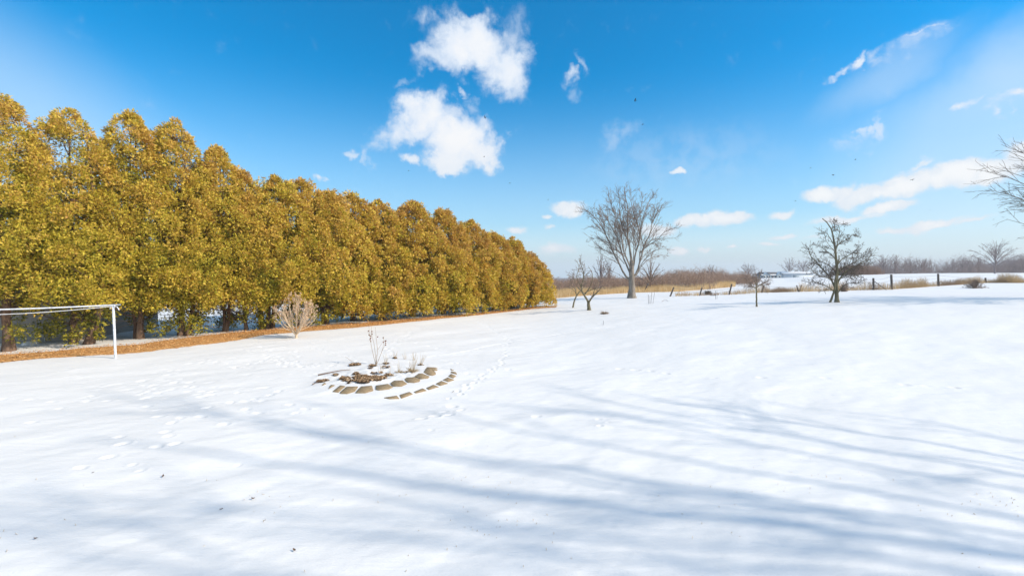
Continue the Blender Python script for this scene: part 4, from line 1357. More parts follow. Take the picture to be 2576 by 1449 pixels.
kn = tp - u_ * .05
MB().tubes(np.array([kn + [0, -.05, .03], kn + [.06, -.06, -.02], kn + [.12, -.06, -.03], kn + [.16, -.05, -.10], kn + [.18, -.05, -.15]]) - o, np.full(5, .013), 6).build('tied_end', M_cord, frame, smooth=True)
MB().tubes(np.array([kn + [0, -.05, .02], kn + [-.06, -.06, -.02], kn + [-.12, -.06, -.05], kn + [-.14, -.05, -.11]]) - o, np.full(4, .011), 6).build('tied_end', M_cord, frame, smooth=True)

# ------------------------------------------------------------------ building behind the hedge with clapboard siding, and the metal chair
cr = unproj(172, 862)
ang = R_(8)
bw, bd, bh = 9.0, 6.0, 2.7
hx, hy = cr[0] - .1, cr[1] + .35
bld = empty('clapboard_house', (hx, hy, gz(hx, hy)), 'dark grey clapboard building in the shade behind the hedge trunks at left', 'building')
bld.rotation_euler = (0, 0, ang)
mb = MB()
nb = 22; e_ = bh / nb
for i in range(nb):
    z0 = i * e_; z1 = z0 + e_
    # each board tilts out at its foot
    for (ax, bx_, ay, by_) in [(-bw, 0, 0, 0)]:
        mb.add([(ax, -.018, z0), (bx_, -.018, z0), (bx_, 0, z1), (ax, 0, z1)], [(0, 1, 2, 3)])
        mb.add([(ax, -.018, z0), (ax, .0, z0), (bx_, .0, z0), (bx_, -.018, z0)], [(0, 1, 2, 3)])
    mb.add([(0, 0, z0), (0, bd, z0), (-.012, bd, z1), (-.012, 0, z1)], [(0, 1, 2, 3)])
mb.box((-bw / 2, bd / 2, bh / 2), (bw - .06, bd - .02, bh - .01))
mb.build('wall', M_siding, bld)
mb = MB()
ov = .35; rh = 1.9
v = [(-bw - ov, -ov, bh), (ov, -ov, bh), (ov, bd / 2, bh + rh), (-bw - ov, bd / 2, bh + rh), (ov, bd + ov, bh), (-bw - ov, bd + ov, bh)]
v2 = [(a, b_, c + .14) for a, b_, c in v]
mb.add(v + v2, [(0, 1, 2, 3), (3, 2, 4, 5), (6, 9, 8, 7), (9, 11, 10, 8), (0, 6, 7, 1), (5, 4, 10, 11)], [(1, 2, 4), (0, 5, 3), (7, 8, 10), (6, 11, 9)])
mb.build('roof', M_roof, bld)
MB().box((-.05, -.022, bh / 2), (.12, .04, bh)).build('corner_board', M_siding, bld)

cp = ground_pt(96, 862.5)
ch = empty('garden_chair', cp, 'cream metal garden chair with arched barred back, half buried by the dark wall', 'chair')
sc = cp[1] / F
wd = 34.5 * sc / 2; ht = 20 * sc + .05
tt = np.linspace(0, math.pi, 15)
arch = np.c_[np.cos(tt) * wd, np.zeros(15), np.sin(tt) ** .75 * ht * .62 + ht * .38]
arch = np.vstack([(wd, 0, -.1), arch, (-wd, 0, -.1)])
MB().tubes(arch, np.full(len(arch), .017), 6).build('back_frame', M_chair, ch, smooth=True)
for q in np.linspace(-.72, .72, 7):
    top = np.sin(math.acos(q)) ** .75 * ht * .62 + ht * .38
    MB().tubes(np.array([(q * wd, 0, -.1), (q * wd, 0, top * .5), (q * wd, 0, top)]), np.full(3, .009), 5).build('back_bar', M_chair, ch)
MB().prism([(math.cos(a) * wd * .95, -.28 + math.sin(a) * .26) for a in np.linspace(0, 2 * math.pi, 17)[:-1]], -.12, .045, .03).build('seat', M_chair, ch)
mb = MB()
kk = 16; rr_ = np.linspace(0, 1, 6)
vv = [(math.cos(a) * wd * 1.15 * r_, -.28 + math.sin(a) * .36 * r_, .13 * (1 - r_ ** 2) ** .7 + .02 * r_ - .08 * (r_ > .95)) for r_ in rr_ for a in np.linspace(0, 2 * math.pi, kk + 1)[:-1]]
qq = [(i * kk + j, i * kk + (j + 1) % kk, (i + 1) * kk + (j + 1) % kk, (i + 1) * kk + j) for i in range(5) for j in range(kk)]
mb.add(vv, qq); sn = mb.build('snow_cap', M_snow, ch, smooth=True)

# ------------------------------------------------------------------ planted bed: stones, stalks, grasses, litter
def z4(x, y): return (772.8 + .16 * x, 798.6 + .16 * y)


inner = [
    [(230, 1103), (268, 1065), (300, 1078)],
    [(335, 1157), (370, 1103), (435, 1110)],
    [(395, 1192), (520, 1122), (605, 1130), (490, 1197)],
    [(517, 1212), (520, 1195), (620, 1135), (800, 1132), (745, 1190), (630, 1218)],
    [(757, 1210), (815, 1150), (850, 1125), (1020, 1115), (1040, 1180), (910, 1212)],
    [(1077, 1165), (1078, 1110), (1270, 1085), (1350, 1130), (1290, 1160), (1130, 1177)],
    [(1312, 1075), (1360, 1045), (1500, 1037), (1573, 1080), (1480, 1120), (1355, 1120)],
    [(1527, 1020), (1560, 995), (1690, 982), (1780, 1015), (1765, 1045), (1680, 1063), (1580, 1058)],
    [(1690, 975), (1750, 940), (1810, 935), (1925, 965), (1900, 990), (1800, 1005)],
    [(1825, 920), (1860, 880), (1920, 865), (2020, 905), (2025, 930), (1970, 950), (1915, 945)],
    [(1855, 866), (1880, 840), (1960, 838), (2050, 862), (2045, 882), (1990, 890), (1930, 868)],
    [(1873, 820), (1890, 803), (1990, 803), (2050, 822), (2030, 834), (1890, 830)]]
outer = [
    [(1203, 1270), (1410, 1237), (1450, 1272), (1300, 1282)],
    [(1450, 1230), (1610, 1188), (1662, 1210), (1480, 1268)],
    [(1675, 1185), (1815, 1132), (1880, 1155), (1710, 1197)],
    [(1870, 1127), (1985, 1075), (2075, 1100), (1915, 1145)],
    [(2020, 1060), (2110, 1015), (2215, 1040), (2095, 1080)],
    [(2128, 1000), (2210, 960), (2315, 985), (2220, 1018)],
    [(2217, 945), (2260, 908), (2340, 930), (2300, 965)],
    [(2255, 890), (2265, 870), (2340, 880), (2357, 910)],
    [(2253, 828), (2310, 850), (2262, 850)]]
ordn = ['first', 'second', 'third', 'fourth', 'fifth', 'sixth', 'seventh', 'eighth', 'ninth', 'tenth', 'eleventh', 'twelfth']


def stone(poly, label, group, up):
    P = np.array([unproj(*z4(*p))[:2] for p in poly])
    # counter-clockwise and a little rounded: cut each corner
    ar = np.sum(P[:, 0] * np.roll(P[:, 1], -1) - np.roll(P[:, 0], -1) * P[:, 1])
    if ar < 0: P = P[::-1]
    Q_ = []
    n_ = len(P)
    for i in range(n_):
        a_, b_, c_ = P[i - 1], P[i], P[(i + 1) % n_]
        Q_ += [b_ + (a_ - b_) * .04, b_ + (c_ - b_) * .04]
    Q_ = np.array(Q_); c = Q_.mean(0)
    zt = Hd(Q_[:, 0], Q_[:, 1]).max() + up
    mb = MB(); mb.prism(Q_ - c, -.07, 0.0, .008)
    o = mb.build('paving_stone', M_stone)
    o.location = (c[0], c[1], zt)
    tag(o, label, 'paving stone', group)
    # follow the slope of the mound
    e = .15
    gx = (gz(c[0] + e, c[1]) - gz(c[0] - e, c[1])) / (2 * e); gy = (gz(c[0], c[1] + e) - gz(c[0], c[1] - e)) / (2 * e)
    o.rotation_euler = (math.atan(gy), -math.atan(gx), 0)
    o.location.z = float(np.mean(Hd(Q_[:, 0], Q_[:, 1]))) + up
    return o


for i, p in enumerate(inner):
    stone(p, f'tan paving stone, {ordn[i]} from the left in the inner arc round the bed' if i < 9 else
          ['', '', '', '', '', '', '', '', '', 'tan paving stone, lowest of three bunched at the right end of the inner arc', 'tan paving stone, middle of three bunched at the right end of the inner arc', 'thin looking tan stone at the far right end of the inner arc'][i],
          'stones of the inner arc', .020)
for i, p in enumerate(outer):
    stone(p, f'tan paving stone, {ordn[i]} from the left in the outer arc of edging' if i < 8 else 'dark snow-covered stone tip at the far end of the outer arc', 'stones of the outer arc', .016)

# stalks with seed heads
pb = ground_pt(*z4(1085, 742))
s = .16 * pb[1] / F
st_ = empty('dried_flower_stalks', pb, 'tall dried flower stalks with brown round seed heads in the snowy bed', 'plant')
for i, pl in enumerate([[(1078, 750), (1062, 690), (1010, 450), (985, 250), (975, 150)], [(1082, 750), (1075, 680), (1045, 430), (1003, 290), (995, 140)], [(1086, 750), (1100, 640), (1117, 510), (1102, 310), (1098, 150)],
                        [(1090, 750), (1120, 680), (1190, 500), (1200, 400), (1205, 300)], [(1117, 510), (1140, 465), (1165, 425)], [(1165, 560), (1190, 520), (1230, 440), (1250, 370)], [(1090, 745), (1094, 640), (1092, 590)], [(1008, 330), (1014, 280), (1016, 232)], [(985, 300), (975, 260), (968, 220)]]):
    q = np.array([((a_ - 1085) * s, .04 * math.sin(i * 2.1) * j, (745 - b_) * s) for j, (a_, b_) in enumerate(pl)])
    r0 = .009 if i < 4 or i == 6 else .005
    P_ = resample(q, 10)
    MB().tubes(P_, np.linspace(r0, .004, 10), 5).build('stem', M_stem, st_)
for i, (a_, b_) in enumerate([(968, 217), (1015, 228), (1018, 270), (977, 280), (1003, 293), (1005, 328), (992, 350), (997, 382), (1105, 312), (1198, 325), (1245, 372), (1205, 390), (1240, 408), (1232, 440), (1222, 380)]):
    rg = np.random.default_rng(500 + i)
    mb = MB()
    r_ = .020; nn_ = 7
    vv = []
    for ph in np.linspace(.2, math.pi - .2, 5):
        for k in range(nn_):
            a = 2 * math.pi * k / nn_
            rr_ = r_ * (1 + rg.uniform(-.15, .25))
            vv.append((math.cos(a) * math.sin(ph) * rr_, math.sin(a) * math.sin(ph) * rr_, math.cos(ph) * rr_))
    qq = [(i_ * nn_ + k, (i_ + 1) * nn_ + k, (i_ + 1) * nn_ + (k + 1) % nn_, i_ * nn_ + (k + 1) % nn_) for i_ in range(4) for k in range(nn_)]
    mb.add(vv, qq, [(0, k, k + 1) for k in range(1, nn_ - 1)] + [(4 * nn_, 4 * nn_ + k + 1, 4 * nn_ + k) for k in range(1, nn_ - 1)])
    # bracts
    kq = 10
    az = rg.uniform(0, 6.28, kq); dd = np.c_[np.cos(az), np.sin(az), rg.uniform(-.6, .6, kq)]
    flakes(mb, dd[:, 0] * .02, dd[:, 1] * .02, dd[:, 2] * .02, .02, .009, rg, .8)
    o = mb.build('seed_head', M_seed, st_)
    ji = i % 3
    o.location = ((a_ - 1085) * s, .04 * math.sin(i), (745 - b_) * s)


def tuft(name, u, v, hgt, sp, n_, label, seed, m=M_straw, lean=(0, 0), mound=0, wv=.004):
    rg = np.random.default_rng(seed)
    p = ground_pt(u, v)
    root = empty(name, p, label, 'grass tuft')
    mb = MB()
    az = rg.uniform(0, 6.28, n_); r = rg.random(n_) ** .7
    d = np.c_[np.cos(az) * r * sp + lean[0], np.sin(az) * r * sp + lean[1], np.ones(n_)]
    d /= np.linalg.norm(d, axis=1, keepdims=True)
    pts, rad = grow(rg, np.c_[np.cos(az) * r * .04, np.sin(az) * r * .04, np.full(n_, -.02)], d, hgt * rg.uniform(.4, 1.0, n_), np.full(n_, wv), np.full(n_, .0018), 5, .07, -.02)
    mb.tubes(pts, rad, 3, a=rg.random(n_))
    mb.build('stems', m, root)
    if mound:
        n2 = int(90 * mound)
        mb = MB(); az = rg.uniform(0, 6.28, n2)
        d = np.c_[np.cos(az), np.sin(az), rg.uniform(.1, 1.5, n2)]; d /= np.linalg.norm(d, axis=1, keepdims=True)
        pts, rad = grow(rg, np.c_[np.cos(az) * .03, np.sin(az) * .03, np.full(n2, 0)], d, .19 * mound ** .5 * rg.uniform(.5, 1.0, n2), np.full(n2, .006), np.full(n2, .003), 5, .1, -.13)
        mb.tubes(pts, rad, 3, a=rg.uniform(.1, 1, n2))
        mb.build('leaf_mound', m, root)
    return root


tuft('grass_tuft', *z4(1655, 905), .62, .35, 22, 'largest straw-coloured grass tuft with a dense mound, nearest the inner stones', 201, lean=(.1, 0), mound=1.3)
tuft('grass_tuft', *z4(1452, 905), .40, .30, 9, 'small straw mound left of the largest grass tuft', 202, mound=.6)
tuft('grass_tuft', *z4(1305, 955), .25, .35, 6, 'small tan tuft at the right tip of the leaf litter', 203, mound=.5)
tuft('grass_tuft', *z4(1775, 752), .50, .4, 14, 'pale leaning grass tuft at the far right of the bed', 204, lean=(.3, 0), mound=.25)
tuft('grass_tuft', *z4(1370, 645), .35, .4, 14, 'wispy grass behind and right of the flower stalks', 205, lean=(.1, 0), mound=0)
tuft('grass_tuft', *z4(1230, 740), .45, .35, 14, 'thin pale grass close right of the flower stalks', 206, mound=0)
tuft('grass_tuft', *z4(1540, 655), .35, .5, 10, 'faint wispy grass at the back of the bed between two tufts', 207, mound=0)
tuft('grass_tuft', *z4(1160, 905), .30, .5, 12, 'thin grass stems rising beside the leaf litter', 208, mound=0)
tuft('grass_tuft', *z4(1680, 670), .35, .4, 10, 'thin grass stems at the back right of the bed', 209)
tuft('grass_tuft', 1521, 790, .22, 1.2, 60, 'lone brown tuft poking out of the open snow near the fruit trees', 210, mound=3.2, m=M_stem, wv=.01)

# litter
mb = MB()
rg = np.random.default_rng(44)
patches = [(860, 1035, 130, 40, 520), (1060, 1015, 130, 42, 620), (960, 1000, 90, 30, 260), (1180, 990, 60, 14, 90), (1280, 950, 50, 14, 60), (650, 1045, 70, 12, 110), (600, 1000, 70, 24, 120), (560, 1018, 50, 12, 70), (780, 935, 50, 16, 90), (870, 960, 70, 10, 90), (740, 990, 50, 7, 30),
           (450, 945, 30, 8, 30), (765, 755, 80, 16, 170), (690, 770, 30, 8, 30), (215, 1035, 60, 14, 90), (290, 1025, 30, 8, 26), (1035, 780, 45, 16, 120), (1240, 735, 40, 7, 24), (1380, 645, 22, 8, 24), (1560, 915, 60, 4, 16), (1780, 755, 30, 5, 10), (1050, 915, 60, 6, 30), (1240, 825, 60, 6, 24), (1150, 905, 30, 6, 16), (935, 1075, 40, 7, 24), (665, 1083, 20, 4, 10), (770, 970, 26, 6, 20), (1000, 850, 30, 6, 12)]
cs = []
for (cx_, cy_, rx, ry, cnt) in patches:
    a = rg.uniform(0, 6.28, cnt); r = rg.random(cnt) ** .55
    for q in range(cnt):
        p = unproj(*z4(cx_ + math.cos(a[q]) * r[q] * rx, cy_ + math.sin(a[q]) * r[q] * ry))
        cs.append((p[0], p[1]))
cs = np.array(cs)
hz_ = Hd(cs[:, 0], cs[:, 1]) + .03 + np.abs(rg.normal(0, .009, len(cs)))
flakes(mb, cs[:, 0], cs[:, 1], hz_, .06, .035, rg, .35, np.clip(rg.normal(.6, .25, len(cs)), 0, 1))
flakes(mb, cs[:, 0] + rg.normal(0, .02, len(cs)), cs[:, 1] + rg.normal(0, .02, len(cs)), hz_ - .012, .07, .05, rg, .15, np.clip(rg.normal(.3, .2, len(cs)), 0, 1))
tag(mb.build('leaf_litter', M_litter), 'patches of brown dead leaves showing through the snow of the bed', 'leaf litter', kind='stuff')


def stick(pts, r, label, m=M_dead, name='fallen_stick', lift=.015, cat='stick'):
    P_ = [ground_pt(*p) + np.array([0, 0, lift + (dz if isinstance(dz, (int, float)) else 0)]) for p, dz in pts]
    c = P_[0].copy()
    o = MB().tubes(resample(np.array(P_) - c, 10), np.linspace(r, r * .5, 10), 6).build(name, m)
    o.location = tuple(c)
    return tag(o, label, cat)


stick([(z4(170, 937), .01), (z4(400, 912), .03), (z4(540, 888), .03), (z4(680, 864), .01)], .018, 'long curved brown stick lying on the snow at the left of the bed')
stick([(z4(755, 735), 0), (z4(680, 735), .10), (z4(600, 735), .22)], .006, 'thin straight stem leaning left out of the leaf litter', M_stem)
stick([(z4(80, 1083), .01), (z4(165, 1050), .03), (z4(170, 1028), .03)], .012, 'short crooked stick at the far left tip of the bed')
stick([(z4(1210, 970), .01), (z4(1300, 945), .03)], .012, 'short stick right of the main leaf litter patch')
for (u, v, lab, s_) in [(637, 1251, 'dark curled leaf lying alone on the shadowed foreground snow', .055), (557, 1276, 'small brown leaf left of the dark curled one on the snow', .035), (741, 1384, 'brown leaf nearest the bottom edge of the snow', .045),
                        (410, 1196, 'thin tan leaf on the snow at left, below the footprints', .05), (90, 1352, 'dark leaf sunk in the snow near the bottom left corner', .04), (235, 1190 + 0, 'faint tan leaf fragment on the snow at far left', .03), (1140, 985, 'dark twig end in the snow just right of the outer stones', .05)]:
    rg = np.random.default_rng(int(u)); s_ *= .6
    p = ground_pt(u, v)
    mb = MB(); g_ = np.linspace(-1, 1, 6)
    vv = []
    for i, a_ in enumerate(g_):
        wv = s_ * .45 * math.cos(a_ * 1.45)
        for b_ in (-1, -.3, .3, 1):
            vv.append((a_ * s_, b_ * wv, .25 * s_ + .35 * s_ * abs(b_) + .3 * s_ * a_ * a_))
    mb.add(vv, [(i * 4 + j, (i + 1) * 4 + j, (i + 1) * 4 + j + 1, i * 4 + j + 1) for i in range(5) for j in range(3)])
    o = mb.build('fallen_leaf', M_dead)
    o.location = (p[0], p[1], p[2] + .004); o.rotation_euler = (rg.uniform(-.3, .3), rg.uniform(-.3, .3), rg.uniform(0, 6))
    tag(o, lab, 'leaf')

# grass tips poking through the thin snow
rg = np.random.default_rng(9)
us = rg.uniform(0, 2576, 900); vs_ = rg.uniform(1040, 1449, 900)
keep = vnoise(us * .006, vs_ * .02) + rg.normal(0, .12, 900) > .3
P = np.array([ground_pt(a, b_) for a, b_ in zip(us[keep], vs_[keep])])
mb = MB()
spikes(mb, P[:, 0], P[:, 1], P[:, 2] - .004, rg.uniform(.012, .035, len(P)), rg, .0014, .5, None, 3, .2)
tag(mb.build('grass_tips', M_straw), 'thin dry grass tips poking through the snow in front', 'grass', kind='stuff')

# saplings and stakes out on the field
p = ground_pt(1635, 765)
sp = empty('staked_sapling', p, 'tiny sapling held by thin stakes right of the tall fan-shaped tree', 'sapling')
for (dx, dy, lx, h_, r_) in [(-.12, 0, -.02, .75, .016), (.1, .1, .08, .95, .014), (.22, -.05, .14, .9, .012), (0, .1, .02, .7, .01)]:
    MB().tubes(np.array([(dx, dy, -.1), (dx + lx / 2, dy, h_ / 2), (dx + lx, dy, h_)]), np.full(3, r_), 5).build('stake', M_post, sp)
p = ground_pt(1800, 753)
sp = empty('staked_sapling', p, 'thin sapling beside a stake with a short board, left of the young tree', 'sapling')
MB().tubes(np.array([(0, 0, -.1), (0, 0, .35), (-.02, 0, .75)]), np.full(3, .014), 5).build('stake', M_post, sp)
MB().tubes(np.array([(.12, 0, -.1), (.14, 0, .4), (.12, .03, .85)]), np.array([.012, .01, .006]), 5).build('stake', M_twig, sp)
MB().box((-.22, 0, .34), (.52, .1, .045)).build('board', M_post, sp)
stick([((1665, 760), 0), ((1673, 756), .05), ((1681, 759), .02)], .015, 'bent twig lying on the snow right of the tall fan-shaped tree', M_twig_dark)
stick([((1518, 817), 0), ((1518, 817.2), .12), ((1518.5, 817.4), .26)], .01, 'tiny upright twig where two animal tracks meet on the snow', M_twig_dark)


# ------------------------------------------------------------------ farm buildings on the crest
def z8(x, y): return (1889 + .12 * x, 635.4 + .12 * y)


Yf = 250.0
pa = atY(*z8(235, 410), Yf)
zb = gz(pa[0] + 5, Yf)
m_px = Yf / F * .12           # metres per zoomed pixel
hs_ = empty('farmhouse', (pa[0], Yf, zb), 'small blue grey farmhouse with gables and snow on its roof', 'house')
Wd = (670 - 235) * m_px; Hh = pa[2] - zb
lift = 0.0
we = Hh * .62
mb = MB(); mb.box((Wd / 2, 3, we / 2 - .4), (Wd, 6, we + .8))
# two front gables
for gx, gw, gh in ((.22 * Wd, .36 * Wd, Hh * .92), (.86 * Wd, .30 * Wd, Hh * .98)):
    z0 = lift + we - .01
    mb.add([(gx - gw / 2, -.35, lift - .5), (gx + gw / 2, -.35, lift - .5), (gx + gw / 2, -.35, z0), (gx - gw / 2, -.35, z0), (gx, -.35, lift + gh), (gx - gw / 2, .3, lift - .5), (gx + gw / 2, .3, lift - .5), (gx + gw / 2, .3, z0), (gx - gw / 2, .3, z0), (gx, .3, lift + gh)],
           [(0, 1, 2, 3), (0, 5, 8, 3), (1, 2, 7, 6)], [(3, 2, 4)])
mb.build('wall', M_bluewall, hs_)
mb = MB()
mb.add([(-.3, -.3, lift + we), (Wd + .3, -.3, lift + we), (Wd + .3, 3, lift + Hh), (-.3, 3, lift + Hh), (Wd + .3, 6.3, lift + we), (-.3, 6.3, lift + we)], [(0, 1, 2, 3), (3, 2, 4, 5)], [(1, 4, 2), (0, 3, 5)])
for gx, gw, gh in ((.22 * Wd, .36 * Wd, Hh * .92), (.86 * Wd, .30 * Wd, Hh * .98)):
    z0 = lift + we
    for sg in (-1, 1):
        mb.add([(gx + sg * (gw / 2 + .15), -.55, z0 - .1), (gx, -.55, lift + gh + .06), (gx, 2.8, lift + gh + .06), (gx + sg * (gw / 2 + .15), 1.2, z0 - .1)], [(0, 1, 2, 3)])
mb.build('roof', M_roof, hs_)
mb = MB()
for gx, gw, gh in ((.22 * Wd, .36 * Wd, Hh * .92), (.86 * Wd, .30 * Wd, Hh * .98)):
    mb.add([(gx - (gw / 2 + .15), -.62, lift + we - .04), (gx, -.62, lift + gh + .12), (gx, 2.8, lift + gh + .13), (gx - (gw / 2 + .15), 1.2, lift + we - .03)], [(0, 1, 2, 3)])
mb.add([(-.3, -.35, lift + we + .06), (Wd + .3, -.35, lift + we + .06), (Wd + .3, .9, lift + we + (Hh - we) * .33 + .06), (-.3, .7, lift + we + (Hh - we) * .27 + .06)], [(0, 1, 2, 3)])
mb.build('roof_snow', M_snow, hs_)
for q in (.10, .24, .34, .52, .64, .84):
    f = MB().box((q * Wd, -.38 if q in (.10, .24, .34, .84) else -.03, lift + we * .72), (1.1, .06, 1.3)).build('window', M_white, hs_)
    MB().box((q * Wd, -.42 if q in (.10, .24, .34, .84) else -.07, lift + we * .72), (.8, .06, 1.0)).build('pane', M_glass, f)

Ys = Yf + 6
pa2 = atY(*z8(690, 402), Ys)
Wd2 = (1330 - 690) * Ys / F * .12
zb2 = gz(pa2[0] + 7, Ys)
Hh2 = pa2[2] - zb2 - .5
sh = empty('metal_shed', (pa2[0], Ys, zb2), 'long low pale metal shed with snow on its roof beside the farmhouse', 'shed')
mb = MB(); mb.box((Wd2 / 2, 5, Hh2 * .36 + .25), (Wd2, 10, Hh2 * .72 + .5)); mb.build('wall', M_metal, sh)
mb = MB(); z0 = Hh2 * .72 + .5; z1 = Hh2 + .5
mb.add([(-.3, -.3, z0), (Wd2 + .3, -.3, z0), (Wd2 + .3, 5, z1), (-.3, 5, z1), (Wd2 + .3, 10.3, z0), (-.3, 10.3, z0)], [(0, 1, 2, 3), (3, 2, 4, 5)], [(1, 4, 2), (0, 3, 5)])
mb.build('roof', M_metal, sh)
mb = MB()
xs = np.linspace(.28, .98, 9)
lo = z0 + (z1 - z0) * (np.array([.55, .35, .2, .3, .1, .15, .05, .2, .1]))
mb.add([(x_ * Wd2, -.35 + 5.3 * (l_ - z0) / (z1 - z0) - .01, l_ + .07) for x_, l_ in zip(xs, lo)] + [(x_ * Wd2, 5, z1 + .07) for x_ in xs], [(i, i + 1, i + 10, i + 9) for i in range(8)])
mb.build('roof_snow', M_snow, sh)
MB().box((Wd2 * .4, -.03, Hh2 * .3 + .3), (3.4, .08, Hh2 * .6)).build('door', M_bluewall, sh)


def car(u, v, Yd, length, m, label):
    p = atY(u, v, Yd)
    r = empty('parked_car', (p[0], Yd, gz(p[0], Yd)), label, 'car', 'cars parked by the farm buildings')
    L_ = length; wdt = 1.7
    prof = [(-.5, .25), (-.5, .72), (-.33, .80), (-.2, 1.25), (.18, 1.28), (.34, .85), (.5, .75), (.5, .25)]
    P_ = [(x * L_, z) for x, z in prof]
    n_ = len(P_)
    vv = [(x, -wdt / 2, z) for x, z in P_] + [(x, wdt / 2, z) for x, z in P_] + [(0, -wdt / 2, .55), (0, wdt / 2, .55)]
    mb = MB(); mb.add(vv, [(i, (i + 1) % n_, n_ + (i + 1) % n_, n_ + i) for i in range(n_)], [(2 * n_, (i + 1) % n_, i) for i in range(n_)] + [(2 * n_ + 1, n_ + i, n_ + (i + 1) % n_) for i in range(n_)])
    mb.build('body', m, r)
    mb = MB(); mb.add([(-.29 * L_, -wdt / 2 - .01, .85), (-.18 * L_, -wdt / 2 - .01, 1.2), (.16 * L_, -wdt / 2 - .01, 1.22), (.28 * L_, -wdt / 2 - .01, .87)], [(0, 1, 2, 3)]); mb.build('window', M_glass, r)
    for sx in (-.32, .32):
        for sy in (-1, 1):
            MB().tubes(np.array([(sx * L_, sy * wdt / 2 - .1, .3), (sx * L_, sy * wdt / 2, .3), (sx * L_, sy * wdt / 2 + .06, .3)]), np.full(3, .3), 12, caps=True).build('wheel', M_tyre, r)
    return r


car(1992, 701.5, 240, 4.8, M_red, 'red car parked low in front of the pale shed')
car(2022, 701.0, 241, 4.6, M_navy, 'dark blue car parked right of the red one by the shed')

# utility stick poles by the farm
p = atY(1910, 704, 240)
o = MB().tubes(np.array([(0, 0, -.5), (0, 0, 2.4), (0, 0, 5.2)]), np.full(3, .08), 6).build('thin_pole', M_post); o.location = (p[0], 240, gz(p[0], 240)); tag(o, 'thin dark pole standing just left of the farmhouse', 'pole')

# ------------------------------------------------------------------ distant ridge
mb = MB()
us = np.linspace(1200, 3300, 120)
Yh = 620.0
top = np.interp(us, [1200, 1900, 2300, 2480, 2560, 2700, 3300], [735, 725, 700, 668, 640, 630, 640])
xs_ = (us - CX) / F * Yh
zt = CAMZ + (HOR - top) / F * Yh + 3 * vnoise(us * .06, us * 0)
rows = []
for dy, fz in ((0, 0), (60, .55), (140, .9), (230, 1.0), (420, .3)):
    rows.append(np.c_[xs_ * (1 + dy / Yh * .9), np.full(len(us), Yh + dy), np.where(fz == 0, -24, 0) + zt * fz])
nU = len(us)
mb.add(np.vstack(rows), [(r_ * nU + i, r_ * nU + i + 1, (r_ + 1) * nU + i + 1, (r_ + 1) * nU + i) for r_ in range(4) for i in range(nU - 1)])
tag(mb.build('hills', M_hill, smooth=True), kind='structure')

# ------------------------------------------------------------------ birds
bl = [(1598, 253, 'dark bird flying alone high in the blue sky, the larger of the upper right pair'), (1617, 314, 'smaller bird flying below the highest one in the blue sky'), (1220, 296, 'bird flying by the right end of the gap between the two big clouds'), (1218, 395, 'bird flying in front of the lower right part of the lower big cloud'),
      (1028, 430, 'small bird flying under the left side of the lower big cloud'), (1283, 461, 'small bird flying to the lower right of the lower big cloud'), (1379, 503, 'small bird flying just above the small cloud left of the tall bare tree'), (2039, 423, 'bird flying leftmost of the three above the long cloud'),
      (2096, 441, 'bird flying lowest of the three above the left end of the long cloud'), (2152, 402, 'bird flying topmost of the three above the long cloud'), (2295, 453, 'bird flying in front of the middle of the long cloud'), (2339, 529, 'bird flying below the long cloud, right of the narrow cloud'),
      (2001, 506, 'tiny bird flying just left of the long cloud tip'), (2499.7, 552.6, 'bird flying at the twig tips, lowest left of three by the right tree'), (2524, 547, 'middle bird of three among the twigs of the right edge tree'), (2528, 525.6, 'highest bird of three among the twigs of the right edge tree')]
proto = None
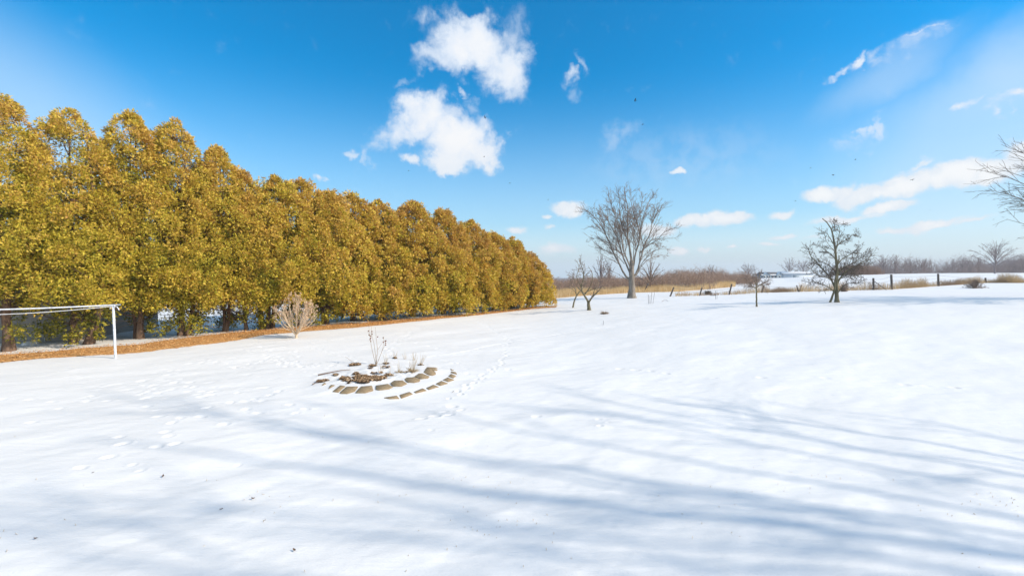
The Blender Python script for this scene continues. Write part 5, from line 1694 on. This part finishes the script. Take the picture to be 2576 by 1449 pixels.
for i, (u, v, lab) in enumerate(bl):
    big = {0: .95, 8: .85, 2: .75, 10: .75, 9: .65, 1: .65}.get(i, .52)
    Yb = 60.0
    p = atY(u, v, Yb)
    if proto is None:
        root = empty('flying_bird', p, lab, 'bird', 'birds scattered over the sky')
        mb = MB()
        xs_ = np.array([-.16, -.12, -.07, 0, .07, .11, .14, .18]); rr = np.array([.012, .028, .040, .052, .045, .026, .028, .004])
        mb.tubes(np.c_[xs_, np.zeros(8), np.array([0, 0, 0, 0, .005, .012, .014, .008])], rr, 8)
        mb.add([(-.14, -.015, 0), (-.14, .015, 0), (-.27, .045, .0), (-.27, -.045, 0)], [(0, 1, 2, 3)])
        mb.build('body', M_bird, root, smooth=True)
        for sgn in (-1, 1):
            mb = MB()
            mb.add([(.06, sgn * .03, .02), (-.06, sgn * .03, .02), (.07, sgn * .17, .09), (-.05, sgn * .17, .08), (-.02, sgn * .34, .05), (-.07, sgn * .36, .04)] + [(.06, sgn * .03, .03), (-.06, sgn * .03, .025), (.07, sgn * .17, .10), (-.05, sgn * .17, .086), (-.02, sgn * .34, .055), (-.07, sgn * .36, .045)],
                   [(0, 1, 3, 2), (2, 3, 5, 4), (6, 8, 9, 7), (8, 10, 11, 9), (0, 2, 8, 6), (2, 4, 10, 8), (1, 7, 9, 3), (3, 9, 11, 5)])
            mb.build('wing', M_bird, root)
        proto = root; o = root
        o.scale = (big,) * 3
    else:
        o = copy_thing(proto, p, 0, big, lab)
    o.rotation_euler = (random.Random(i).uniform(-.4, .6), random.Random(i + 50).uniform(-.4, .3), random.Random(i + 9).uniform(-1, 1.0) + (0 if i % 2 else math.pi))

# ------------------------------------------------------------------ air
mh = bpy.data.materials.new('haze'); mh.use_nodes = True
th_ = mh.node_tree; th_.nodes.clear()
pv = th_.nodes.new('ShaderNodeVolumePrincipled')
pv.inputs['Color'].default_value = (.86, .90, .96, 1); pv.inputs['Density'].default_value = .0005; pv.inputs['Anisotropy'].default_value = .2
ho = th_.nodes.new('ShaderNodeOutputMaterial'); th_.links.new(pv.outputs[0], ho.inputs['Volume'])
hb = MB().box((0, 150, 6), (3400, 3000, 64)).build('haze', mh)
tag(hb, 'thin pale winter air over the fields', 'haze', kind='stuff')

scene.cycles.max_bounces = 6
scene.cycles.diffuse_bounces = 3
scene.cycles.transparent_max_bounces = 4
print('scene built', sum(len(o.data.polygons) for o in bpy.data.objects if o.type == 'MESH'))
